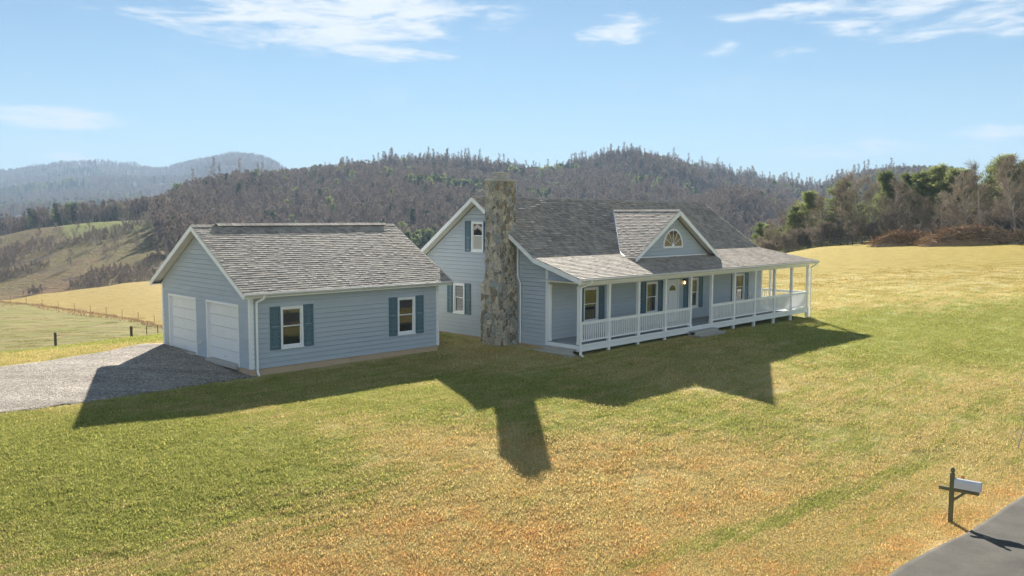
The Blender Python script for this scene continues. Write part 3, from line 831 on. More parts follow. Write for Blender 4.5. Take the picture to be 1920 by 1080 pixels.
so.box(U0, U1, -.286, .0, 2.585, 2.60); so.box(U0, U1, GW, GW + .286, 2.585, 2.60)
so.build('soffit', M['soffit'], garage)
gu = MB()
def gutter(mb, u0, u1, v, z, sg=-1):
    P = []
    prof = [(0, 0), (0, -.10), (sg * .07, -.10), (sg * .115, -.045), (sg * .115, 0), (sg * .105, 0), (sg * .105, -.04), (sg * .065, -.09), (sg * .01, -.09), (sg * .01, 0)]
    for u in (u0, u1): P += [(u, v + a, z + b) for a, b in prof]
    k = len(prof)
    mb.raw(P, [(i, (i + 1) % k, k + (i + 1) % k, k + i) for i in range(k)] + [tuple(range(k)), tuple(range(k, 2 * k))])
gutter(gu, U0 + .02, U1, -.306, 2.69)
gu.build('gutter', M['gutter'], garage)
downspout(garage, [(.34, -.37, 2.62), (.34, -.37, 2.52), (.20, -.09, 2.36), (.20, -.075, .06), (.20, -.075, -.10), (.16, -.26, -.20)])

# ================================================================== HOUSE
HA = R(45.946)
house = empty('farmhouse', (2.727, 34.125, 0), HA)
tag(house, 'long blue grey farmhouse with wraparound porch, front dormer and tall stone chimney', 'house')
DP, LH, RV = 1.712, 18.45, 9.94            # wall v, length, rear wall v
ZD = .43                                     # deck top
EV, BV, AV = -.41, 2.115, 5.826
ZE, ZB, ZA = 3.13, 3.905, 6.475
UL, UR, UP = -.47, 18.62, 20.96              # rakes, wraparound eave
def top(v):
    v = v if v <= AV else 2 * AV - v
    return ZE + (v - EV) * (ZB - ZE) / (BV - EV) if v < BV else ZB + (v - BV) * (ZA - ZB) / (AV - BV)
def inv(z):                                  # v on the front slope where the roof top is z
    return BV + (z - ZB) * (AV - BV) / (ZA - ZB) if z > ZB else EV + (z - ZE) * (BV - EV) / (ZB - ZE)
TH = .19
T0 = frame_side(0.0)
lo0 = lambda z: DP + .05 if z + TH < top(DP) else max(DP + .05, inv(z + TH))
hi0 = lambda z: RV - .05 if z + TH < top(DP) else min(RV - .05, 2 * AV - inv(z + TH))
GU = (5.56, 6.33, 4.04, 5.38); GD = (6.80, 7.56, 1.15, 2.53)
wl = MB()
siding(wl, T0, .18, 6.30, lo0, hi0, [GU, GD])
# triangle over the open porch end
siding(wl, T0, 2.98, 3.70, lambda z: max(.0, inv(z + TH)), lambda z: DP + .05, [])
FW = [(2.33, 3.36, .98, 2.50), (7.03, 7.98, .98, 2.50), (10.70, 11.65, .98, 2.50), (15.42, 16.42, .98, 2.50)]
DOOR = (8.80, 9.86, ZD + .02, 2.52)
Tf = frame_front(DP)
siding(wl, Tf, ZD + .01, 3.40, lambda z: .05, lambda z: LH - .05, FW + [DOOR])
siding(wl, frame_side(LH, -1), .18, 6.30, lo0, hi0)
siding(wl, frame_front(RV, -1), .18, 3.40, lambda z: .05, lambda z: LH - .05)
# dormer front
DU, DV, DZ, DHW = 8.77, 1.01, 5.94, 3.57
DS = (DZ - 3.73) / DHW
DW = 1.42                                   # dormer wall v
dtop = lambda u: DZ - abs(u - DU) * DS
dh = lambda z: max(0.0, (DZ - TH - z) / DS)
Td = frame_front(DW)
RAD, ZF = .84, 4.20
siding(wl, Td, 3.62, 5.70, lambda z: DU - dh(z), lambda z: DU + dh(z), [])
wl.build('wall', M['siding'], house)
hc = MB()
hc.box(.10, LH - .04, DP + .14, RV - .03, -.5, 3.38)
for u0 in (.02, LH - .12):
    P = [(u0, v, z) for v, z in ((DP + .04, 3.3), (BV + .1, 3.62), (AV, 6.27), (2 * AV - BV - .1, 3.62), (RV - .04, 3.3))]
    P += [(u0 + .1, p[1], p[2]) for p in P]
    hc.raw(P, [(0, 1, 2, 3, 4), (9, 8, 7, 6, 5)] + [(i, (i + 1) % 5, 5 + (i + 1) % 5, 5 + i) for i in range(5)])
hc.raw([(DU - 3.1, DW + .03, 3.66), (DU + 3.1, DW + .03, 3.66), (DU, DW + .03, 5.62), (DU - 3.1, DW + .1, 3.66), (DU + 3.1, DW + .1, 3.66), (DU, DW + .1, 5.62)],
       [(0, 1, 2), (3, 5, 4), (0, 3, 4, 1), (1, 4, 5, 2), (2, 5, 3, 0)])
hc.raw([(0.03, 0.0 + .12, 3.0), (.03, DP + .04, 3.0), (.03, DP + .04, 3.55), (.03, .12, 3.07), (.08, .12, 3.0), (.08, DP + .04, 3.0), (.08, DP + .04, 3.55), (.08, .12, 3.07)],
       [(0, 1, 2, 3), (4, 7, 6, 5), (0, 4, 5, 1), (1, 5, 6, 2), (2, 6, 7, 3), (3, 7, 4, 0)])
hc.build('wall_core', M['concrete'], house)
hf = MB(); hf.box(.015, LH - .015, DP + .015, RV - .015, -.7, .177); hf.build('foundation', M['block'], house)

# house trims: corner boards, frieze, porch end opening, dormer base band
def board(name, *boxes):
    m = MB()
    for b_ in boxes: m.box(*b_)
    m.build(name, M['white'], house, bevel=.004)
board('corner_board', (-.03, -.001, DP - .03, DP + .10, .18, 3.42), (0, .10, DP - .03, DP - .001, ZD, 3.42))
board('corner_board', (-.03, -.001, RV - .10, RV + .03, .18, 3.3))
board('corner_board', (LH + .001, LH + .03, DP - .03, DP + .10, .18, 3.42), (LH - .10, LH, DP - .03, DP - .001, ZD, 3.42))
board('porch_end_board', (-.035, .06, -.06, DP - .031, 2.90, 2.98))
board('dormer_base_board', (DU - 3.25, DU + 3.25, DW - .05, DW - .024, 3.66, 3.745))

# windows and front door
CUR = None
for k, w_ in enumerate(FW): window(house, Tf, *w_)
window(house, T0, *GU, sill=True, shutters=(True, True))
window(house, T0, *GD)
dm = MB(); a0, a1, z0, z1 = DOOR
for p, q, y0, y1 in ((a0, a0 + .07, z0, z1), (a1 - .07, a1, z0, z1), (a0 + .07, a1 - .07, z1 - .07, z1)): dm.box(p, q, y0, y1, -.04, .04, Tf)
dm.box(a0 + .07, a1 - .07, z0, z0 + .04, -.05, .05, Tf)
dm.build('door_frame', M['white'], house, bevel=.004)
dd = MB(); dd.box(a0 + .07, a1 - .07, z0 + .04, z1 - .07, -.05, -.015, Tf)
for p in (0, 1):
    x0 = a0 + .16 + p * .40
    for y0, y1 in ((z0 + .2, z0 + .75), (z0 + .9, z0 + 1.35)):
        dd.box(x0, x0 + .30, y0, y1, -.015, -.006, Tf)
dobj = dd.build('door', M['garage_door'], house, bevel=.004)
fg = MB(); cx = (a0 + a1) / 2; zf = z1 - .55
fan = [(cx + .27 * math.cos(t), zf + .27 * math.sin(t)) for t in np.linspace(0, math.pi, 13)]
fg.raw([Tf(a, z, -.009) for a, z in fan] + [Tf(a, z, -.018) for a, z in fan], [tuple(range(13)), tuple(range(25, 12, -1))] + [(i, i + 1, 14 + i, 13 + i) for i in range(12)])
fg.build('door_light', M['glass'], dobj)
kn = MB(); kn.tube([Tf(a0 + .15, z0 + .98, -.015), Tf(a0 + .15, z0 + .98, .03), Tf(a0 + .15, z0 + .98, .045)], [.012, .03, .02], 8); kn.build('handle', M['gutter'], dobj)
for lu in (8.42, 10.22):
    wl_ = MB(); c = Tf(lu, 2.36, .12)
    wl_.box(lu - .05, lu + .05, 2.40, 2.50, .015, .04, Tf)
    wl_.beam(Tf(lu, 2.46, .03), Tf(lu, 2.50, .13), .02, .02)
    wl_.raw([Tf(lu - .07, 2.44, .05), Tf(lu + .07, 2.44, .05), Tf(lu + .07, 2.44, .19), Tf(lu - .07, 2.44, .19), Tf(lu, 2.53, .12)], [(0, 1, 2, 3), (0, 1, 4), (1, 2, 4), (2, 3, 4), (3, 0, 4)])
    for i in (-.06, .05):
        for j in (.06, .17): wl_.box(lu + i, lu + i + .01, 2.24, 2.44, j, j + .01, Tf)
    wl_.box(lu - .06, lu + .06, 2.22, 2.24, .06, .18, Tf)
    lo_ = wl_.build('wall_lamp', M['darkmetal'], house)
    lb = MB(); lb.tube([Tf(lu, 2.25, .12), Tf(lu, 2.30, .12), Tf(lu, 2.40, .12)], [.03, .045, .03], 8)
    lb.build('lamp_glass', M['warmlamp'] if lu > 9 else M['glass'], lo_)
ob = MB(); ob.box(17.02, 17.10, 1.28, 1.40, .0, .05, Tf); ob.build('outlet_box', M['white'], house)
# half-round dormer window
fm = MB(); tt = np.linspace(0, math.pi, 25)
for i in range(24):
    P = []
    for n_ in (-.0, .07):
        for rr in (RAD, RAD - .085):
            for t in (tt[i], tt[i + 1]): P.append(Td(DU + rr * math.cos(t), ZF + rr * math.sin(t), n_))
    fm.raw(P, [(4, 5, 7, 6), (0, 1, 5, 4), (2, 6, 7, 3)])
fm.box(DU - RAD, DU + RAD, ZF - .09, ZF - .0, .0, .075, Td)
for t in np.linspace(0, math.pi, 7)[1:-1]:
    fm.beam(Td(DU + .10 * math.cos(t), ZF + .10 * math.sin(t), .045), Td(DU + (RAD - .09) * math.cos(t), ZF + (RAD - .09) * math.sin(t), .045), .022, .02, up=(0, 1, 0))
fm.raw([Td(DU + .12 * math.cos(t), ZF + .12 * math.sin(t), .055) for t in tt], [tuple(range(25))])
fwin = fm.build('half_round_window', M['white'], house)
gp = MB(); gp.raw([Td(DU + (RAD - .05) * math.cos(t), ZF + (RAD - .05) * math.sin(t), n_) for n_ in (.036, .026) for t in tt], [tuple(range(25)), tuple(range(49, 24, -1))])
gp.build('pane', M['glass'], fwin)

# ---- roof slabs
rs_ = MB()
def slab(mb, pts, th):
    """pts: top outline; extruded straight down by th"""
    n = len(pts); lowp = [(p[0], p[1], p[2] - th) for p in pts]
    mb.raw(list(pts) + lowp, [tuple(range(n)), tuple(range(2 * n - 1, n - 1, -1))] + [(i, (i + 1) % n, n + (i + 1) % n, n + i) for i in range(n)])
RVB, RVE = 2 * AV - BV, 2 * AV - EV
slab(rs_, [(UL, BV, ZB), (UR, BV, ZB), (UR, AV, ZA), (UL, AV, ZA)], .13)
slab(rs_, [(UL, RVB, ZB), (UL, AV, ZA), (UR, AV, ZA), (UR, RVB, ZB)], .13)
slab(rs_, [(UL, EV, ZE), (UP, EV, ZE), (UP - BV + EV, BV, ZB), (UL, BV, ZB)], .11)
slab(rs_, [(UL, RVE, ZE), (UL, RVB, ZB), (UP - BV + EV, RVB, ZB), (UP, RVE, ZE)], .11)
slab(rs_, [(UP, EV, ZE), (UP, RVE, ZE), (UP - BV + EV, RVB, ZB), (UP - BV + EV, BV, ZB)], .11)
sl_p = (ZB - ZE) / (BV - EV)
slab(rs_, [(UP - BV + EV, BV, ZB), (UP - BV + EV, RVB, ZB), (LH + .001, RVB, ZB + .15), (LH + .001, BV, ZB + .15)], .11)
# dormer roof planes, cut where they meet the main roof
def back(u):                                 # v at which the dormer roof dives under the main roof
    z = dtop(u); return inv(z) if z > ZE else EV
dov = 3.57
for sg in (-1, 1):
    us = [DU, DU + sg * 3.30, DU + sg * dov]
    P = [(us[0], DV, DZ), (us[1], DV, dtop(us[1])), (us[2], DV, dtop(us[2])), (us[2], back(us[2]) + .02, dtop(us[2])), (us[1], back(us[1]) + .03, dtop(us[1])), (us[0], back(us[0]) + .03, DZ)]
    slab(rs_, P, .09)
roof = rs_.build('roof', M['shingle'], house)

hb = MB()
def cross_n(S, A):
    N = Vector(A).cross(Vector(S)); return N if N.z > 0 else -N
lm = math.hypot(AV - BV, ZA - ZB); Sm = Vector((0, AV - BV, ZA - ZB)) / lm
lp = math.hypot(BV - EV, ZB - ZE); Sp = Vector((0, BV - EV, ZB - ZE)) / lp
def keep_main(a, s):
    v = BV + s / lm * (AV - BV); z = ZB + s / lm * (ZA - ZB)
    return not (z < dtop(a) - .03 and v > DV)
def keep_porch(a, s):
    v = EV + s / lp * (BV - EV); z = top(v)
    return not (v > DV - .02 and z < dtop(a) - .05 and abs(a - DU) < dov + .02 and v > DW - .02)
tabs(hb, (0, BV, ZB + .004), (1, 0, 0), Sm, cross_n(Sm, (1, 0, 0)), 0, lm, lambda s: UL - .015, lambda s: UR + .015, keep_main, e=.178, thk=.036)
tabs(hb, (0, EV, ZE + .004), (1, 0, 0), Sp, cross_n(Sp, (1, 0, 0)), -.02, lp, lambda s: UL - .015, lambda s: UP - max(s, 0) * (BV - EV) / lp, keep_porch, e=.15, thk=.026)
Sr = Vector((-(BV - EV), 0, ZB - ZE)) / lp
tabs(hb, (UP, 0, ZE + .004), (0, 1, 0), Sr, cross_n(Sr, (0, 1, 0)), -.02, lp, lambda s: EV + max(s, 0) * (BV - EV) / lp, lambda s: RVE - max(s, 0) * (BV - EV) / lp, None, w=(.3, .6))
ld_ = math.hypot(1, DS)
for sg in (-1, 1):
    Sd = Vector((-sg, 0, DS)) / ld_; Nd = cross_n(Sd, (0, 1, 0)); Ltot = dov * ld_
    O_ = (DU + sg * dov, 0, dtop(DU + dov) + .004)
    def uat(s): return DU + sg * (dov - s / ld_)
    tabs(hb, O_, (0, 1, 0), Sd, Nd, -.0, Ltot, lambda s: DV - .015, lambda s: back(uat(min(s, Ltot - .001))) + .02, None, e=.14)
hb.build('shingles', M['shingle'], roof)
def caps(mb, a, b, side, drop, w_=.15, step=.2, base=.028):
    a, b = Vector(a), Vector(b); L = (b - a).length; d = (b - a) / L; side = Vector(side)
    x = -.02
    while x < L:
        x1 = min(x + step + .06, L + .02)
        for sg in (1, -1):
            lift = Vector((0, 0, base)); lf2 = Vector((0, 0, base - .006))
            p0 = a + d * x + lift; p1 = a + d * x1 + lf2
            q0 = p0 + side * sg * w_ - Vector((0, 0, drop * w_)); q1 = p1 + side * sg * w_ - Vector((0, 0, drop * w_))
            mb.raw([p0, p1, q1, q0, q0 - Vector((0, 0, .015)), q1 - Vector((0, 0, .015))], [(0, 1, 2, 3), (3, 2, 5, 4)])
        x += step
rc = MB(); caps(rc, (UL, AV, ZA), (UR, AV, ZA), (0, 1, 0), .70, base=.05); rc.build('ridge_cap', M['shingle'], roof); rc = MB()
caps(rc, (DU, DV, DZ), (DU, back(DU) - .1, DZ), (1, 0, 0), DS, base=.04); rc.build('dormer_ridge_cap', M['shingle'], roof); rc = MB()
_s2 = Vector((1, 1, 0)).normalized()
caps(rc, (UP, EV, ZE), (UP - BV + EV, BV, ZB), _s2, .20)
rc.build('hip_cap', M['shingle'], roof)
vf = MB()                                    # valley flashing
for sg in (-1, 1):
    pts = []
    for k in range(22):
        hw = 3.50 * k / 21 * (1.0) if k else .02
        u = DU + sg * hw; v = back(u); pts.append((u, v, dtop(u)))
    for p, q in zip(pts[:-1], pts[1:]):
        if p[1] < DV: break
        for du in (-.05, .05):
            def lf(r_, o): 
                u = r_[0] + o; z = max(dtop(u), top(r_[1]) if r_[1] > EV else ZE) + .028
                return (u, r_[1], z)
            vf.raw([lf(p, 0), lf(q, 0), lf(q, du), lf(p, du)], [(0, 1, 2, 3)])
vf.build('valley_flashing', M['white'], roof)

# ---- fascia and soffits
ff = MB()
def rake(mb, u0, u1, pts, hgt):
    for (v0, z0), (v1, z1) in zip(pts[:-1], pts[1:]):
        P = []
        for u in (u0, u1): P += [(u, v0, z0), (u, v1, z1), (u, v1, z1 - hgt), (u, v0, z0 - hgt)]
        mb.raw(P, [(0, 1, 5, 4), (1, 2, 6, 5), (2, 3, 7, 6), (3, 0, 4, 7), (0, 3, 2, 1), (4, 5, 6, 7)])
prof = [(EV, ZE), (BV, ZB), (AV, ZA), (RVB, ZB), (RVE, ZE)]
# the flare is eased with short in-between pieces
def ease(pts):
    out = [pts[0]]
    for k in range(1, len(pts) - 1):
        p, c, q = [Vector((a, b, 0)) for a, b in pts[k - 1:k + 2]]
        if k == 2: out.append(pts[k]); continue
        a = c + (p - c).normalized() * .18; b = c + (q - c).normalized() * .18
        out += [(a.x, a.y), (b.x, b.y)]
    return out + [pts[-1]]
rake(ff, UL - .024, UL - .001, [(a, b - .006) for a, b in prof], .20)
rake(ff, UR + .001, UR + .024, [(a, b - .006) for a, b in prof[1:4]], .20)
ff.box(UL, UP, EV - .02, EV - .001, ZE - .17, ZE - .012)
ff.box(UP + .001, UP + .02, EV - .02, RVE, ZE - .17, ZE - .012)
ff.box(UL, UP, RVE + .001, RVE + .02, ZE - .17, ZE - .012)
ff.build('fascia', M['white'], house)
df = MB()
for sg in (-1, 1):
    P = []
    for v in (DV - .024, DV - .002):
        P += [(DU, v, DZ - .006), (DU + sg * dov, v, dtop(DU + dov) - .006), (DU + sg * dov, v, dtop(DU + dov) - .17), (DU + sg * (dov - .02), v, dtop(DU + dov) - .19), (DU, v, DZ - .24)]
    k = 5
    df.raw(P, [tuple(range(5)), tuple(range(9, 4, -1))] + [(i, (i + 1) % 5, 5 + (i + 1) % 5, 5 + i) for i in range(5)])
df.build('dormer_fascia', M['white'], house)
hs_ = MB()
for (u0, u1) in ((UL, -.03), (LH + .03, UR)):
    for (v0, z0), (v1, z1) in zip(prof[:-1], prof[1:]):
        if u0 > 5 and (z0 < 3.5 or z1 < 3.5): continue
        hs_.raw([(u0, v0, z0 - .14), (u1, v0, z0 - .14), (u1, v1, z1 - .14), (u0, v1, z1 - .14)], [(0, 1, 2, 3)])
hs_.box(UL + .01, UP - .01, EV + .01, DP - .03, 2.985, 3.005)      # porch ceiling
hs_.box(LH + .03, UP - .01, DP - .03, RVE - .02, 2.985, 3.005)
for sg in (-1, 1):
    hs_.raw([(DU, DV, DZ - .10), (DU, DW, DZ - .10), (DU + sg * 3.4, DW, dtop(DU + 3.4) - .10), (DU + sg * 3.4, DV, dtop(DU + 3.4) - .10)], [(0, 1, 2, 3)])
hs_.build('soffit', M['soffit'], house)
hg = MB(); gutter(hg, UL + .02, UP + .02, EV - .021, ZE - .015)
hg.build('gutter', M['gutter'], house)
hg2 = MB(); hg2.box(UP + .021, UP + .13, EV, RVE, ZE - .115, ZE - .02); hg2.build('gutter', M['gutter'], house)
downspout(house, [(.16, -.50, ZE - .08), (.16, -.48, ZE - .17), (-.06, -.13, ZE - .36), (-.06, -.12, .25), (-.06, -.12, .06), (-.1, -.3, -.02)])
downspout(house, [(20.80, -.48, ZE - .08), (20.80, -.48, ZE - .17), (20.80, -.13, ZE - .40), (20.80, -.12, .2), (20.80, -.12, -.1)])
downspout(house, [(-.10, 3.36, 4.55), (-.10, 3.36, 3.05), (-.12, 3.18, 2.75), (-.12, 3.18, .2)], .06, .05)

# ---- porch
pd = MB()
y = -.02
while y < DP - .05:                          # boards run along the house
    pd.box(-.03, 20.70, y, min(y + .138, DP - .035), ZD - .035, ZD); y += .145
x = LH + .05
while x < 20.66:
    pd.box(x, min(x + .138, 20.70), DP - .034, RVE - .4, ZD - .035, ZD); x += .145
pd.build('porch_floor', M['deck'], house)
rb_ = MB()
rb_.box(-.03, 20.70, -.06, -.021, ZD - .29, ZD - .036)
rb_.box(-.03, .01, -.02, DP - .035, ZD - .29, ZD - .036)
rb_.box(20.70, 20.74, -.06, RVE - .4, ZD - .29, ZD - .036)
rb_.box(-.01, 20.69, -.10, -.061, ZD - .075, ZD + .004)
rb_.build('porch_beam', M['white'], house, bevel=.004)
hd = MB(); hd.box(-.02, 20.72, -.045, .055, 2.80, 2.984); hd.box(20.62, 20.72, .056, RVE - .5, 2.80, 2.984)
hd.build('porch_header', M['white'], house, bevel=.004)
PU = [0.0, 1.95, 4.05, 6.13, 8.24, 10.13, 12.31, 14.45, 16.62, 18.65, 20.65]
def post(u, v, zt=2.80, foot=None):
    p = MB(); s = .065
    p.box(u - s, u + s, v - s, v + s, ZD + .002, zt)
    p.box(u - s - .015, u + s + .015, v - s - .015, v + s + .015, ZD + .001, ZD + .12)
    p.box(u - s - .012, u + s + .012, v - s - .012, v + s + .012, zt - .1, zt - .001)
    p.build('porch_post', M['white'], house, bevel=.006)
def foot(u, v):
    q = MB(); s = .06
    wx, wy = 2.727 + u * math.cos(HA) - v * math.sin(HA), 34.125 + u * math.sin(HA) + v * math.cos(HA)
    q.box(u - s, u + s, v - s, v + s, Z1(wx, wy) - .25, ZD - .2905)
    q.build('pier', M['white'], house)
for k, u in enumerate(PU):
    post(u, .01)
    if k: foot(u, .02)
for b_ in ((-.075, .06, -.115, -.062, -.3, ZD), (20.60, 20.735, -.115, -.062, -.5, ZD)):
    fp = MB(); fp.box(*b_); fp.build('corner_pier', M['white'], house, bevel=.006)
post(.02, DP - .09)
SV = [2.3, 4.4, 6.5, 8.6, 10.4]
for v in SV: post(20.65, v); foot(20.65, v)
def rail(p, q, axis):
    m = MB(); z0, z1 = ZD + .10, ZD + .92
    if axis == 'u':
        B = lambda a, b, c, d, z_, t_: m.box(a, b, c, d, z_, t_)
        B(p, q, -.035, .045, z1 - .045, z1); B(p, q, -.02, .03, z1 - .12, z1 - .046); B(p, q, -.02, .03, z0, z0 + .06)
        n = max(2, int(round((q - p) / .135)))
        for i in range(1, n): x = p + (q - p) * i / n; B(x - .021, x + .021, -.016, .026, z0 + .061, z1 - .121)
    else:
        B = lambda a, b, c, d, z_, t_: m.box(20.65 + c, 20.65 + d, a, b, z_, t_)
        B(p, q, -.04, .04, z1 - .045, z1); B(p, q, -.025, .025, z1 - .12, z1 - .046); B(p, q, -.025, .025, z0, z0 + .06)
        n = max(2, int(round((q - p) / .135)))
        for i in range(1, n): x = p + (q - p) * i / n; B(x - .021, x + .021, -.021, .021, z0 + .061, z1 - .121)
    m.build('railing', M['white'], house)
for k in range(len(PU) - 1):
    if k == 4: continue
    rail(PU[k] + .066, PU[k + 1] - .066, 'u')
vs = [.01] + SV
for p, q in zip(vs[:-1], vs[1:]): rail(p + .066, q - .066, 'v')
# steps
st = MB()
st.box(8.0, 10.1, -.46, -.105, .19, .235); st.box(7.85, 10.2, -.80, -.40, .06, .105)
st.box(8.03, 10.07, -.44, -.405, .105, .19); st.box(7.95, 8.0, -.78, -.12, -.12, .06); st.box(10.1, 10.15, -.78, -.12, -.12, .06)
st.box(7.95, 10.1, -.78, -.75, -.1, .06)
st.build('front_steps', M['ply'], house, bevel=.006)
st = MB()
st.box(-.28, -.036, .10, 1.75, .20, .245); st.box(-.26, -.22, .12, 1.73, .05, .20)
st.box(-.56, -.221, .05, 2.1, .04, .085); st.box(-.53, -.49, .08, 2.05, -.15, .04); st.box(-.489, -.05, .08, .12, -.15, .04); st.box(-.489, -.05, 1.98, 2.02, -.15, .04)
st.build('side_steps', M['ply'], house, bevel=.006)

# ---- chimney
ch = MB()
vl0, vh0, vl1, vh1 = 3.42, 4.68, 3.53, 4.46
lev = [(-.6, vl0, vh0, -1.03), (2.62, vl0, vh0, -1.03), (3.0, vl1, vh1, -1.0), (7.1, vl1, vh1, -1.0)]
V = []
for z, a, b, u in lev: V += [(u, a, z), (u, b, z), (-.05, b, z), (-.05, a, z)]
F = [(4 * i + k, 4 * i + (k + 1) % 4, 4 * i + 4 + (k + 1) % 4, 4 * i + 4 + k) for i in range(3) for k in range(4)] + [(12, 13, 14, 15)]
ch.raw(V, F)
chim = ch.build('chimney', M['stone'], house)
# rough faces: subdivide and displace the stonework
import bmesh
bm = bmesh.new(); bm.from_mesh(chim.data)
bmesh.ops.subdivide_edges(bm, edges=[e for e in bm.edges], cuts=7, use_grid_fill=True)
bmesh.ops.subdivide_edges(bm, edges=[e for e in bm.edges if e.calc_length() > .3], cuts=3, use_grid_fill=True)
rr_ = random.Random(3)
for v in bm.verts:
    d = Vector((v.co.x + .5, v.co.y - 4.0, 0)).normalized() if v.co.x < -.1 else Vector((0, 0, 0))
    v.co += d * rr_.uniform(-.025, .02) + Vector((0, 0, rr_.uniform(-.01, .01)))
bm.to_mesh(chim.data); bm.free()
cc = MB(); cc.box(-1.04, -.02, vl1 - .035, vh1 + .035, 7.09, 7.17)
cc.build('chimney_cap', M['concrete'], chim, bevel=.012)
fl = MB(); fl.box(-.72, -.30, 3.80, 4.2, 7.17, 7.33); fl.box(-.80, -.22, 3.72, 4.28, 7.42, 7.47)
for a in (-.70, -.34):
    for b in (3.82, 4.16): fl.box(a, a + .03, b, b + .03, 7.33, 7.42)
fl.build('flue_top', M['ply'], chim, bevel=.008)
# ================================================================== MAILBOX
mx, my = 10.19, 19.18
mz = Z1(mx, my)
mail = empty('mailbox', (mx, my, mz), R(0))
tag(mail, 'grey metal mailbox on a weathered wooden post beside the lane', 'mailbox')
ma = math.atan2(-.62, .78)                    # arm points to the lane
ax, ay = math.cos(ma), math.sin(ma)
def TM(a, b, z): return (a * ax - b * ay, a * ay + b * ax, z)
p = MB(); s = .047
p.box(-s, s, -s, s, -.3, 1.16, TM)
V = []
for z, r_ in ((1.16, .05), (1.185, .05), (1.19, .03), (1.205, .03), (1.225, .047), (1.26, .052), (1.295, .036), (1.31, .01)):
    V.append((z, r_))
p.tube([TM(0, 0, z) for z, r_ in V], [r_ for z, r_ in V], 10)
p.build('post', M['mailpost'], mail, bevel=.006)
p = MB(); p.box(-.27, .56, -.042, .042, .76, .84, TM); p.build('arm', M['mailpost'], mail, bevel=.005)
p = MB(); p.beam(TM(.045, 0, .56), TM(.27, 0, .765), .06, .06, up=(0, 0, 1)); p.build('brace', M['mailpost'], mail)
p = MB(); p.box(.07, .57, -.085, .085, .841, .858, TM); p.build('shelf', M['mailpost'], mail)
def shell(x0, x1, w_, z0, hgt, mb):
    arc = [(-w_, z0)] + [(-w_ * math.cos(t), z0 + hgt - w_ + w_ * math.sin(t)) for t in np.linspace(0, math.pi, 13)] + [(w_, z0)]
    n = len(arc); P = [TM(x, b, z) for x in (x0, x1) for b, z in arc]
    mb.raw(P, [(i, (i + 1) % n, n + (i + 1) % n, n + i) for i in range(n)] + [tuple(range(n))[::-1], tuple(range(n, 2 * n))])
b_ = MB(); shell(.055, .575, .088, .859, .215, b_); box = b_.build('box', M['mailbox'], mail)
b_ = MB(); shell(.575, .600, .094, .855, .225, b_)
b_.box(.600, .615, -.02, .02, 1.03, 1.06, TM); b_.build('box_door', M['mailbox'], mail)
b_ = MB(); b_.box(.20, .23, .089, .097, .95, 1.10, TM); b_.box(.16, .23, .089, .097, 1.08, 1.12, TM); b_.build('flag', M['brick'], mail)

# ================================================================== TREES
def rot_dir(d, ang_, az_):
    d = Vector(d).normalized(); a = d.orthogonal().normalized(); b = d.cross(a)
    return (d * math.cos(ang_) + (a * math.cos(az_) + b * math.sin(az_)) * math.sin(ang_)).normalized()

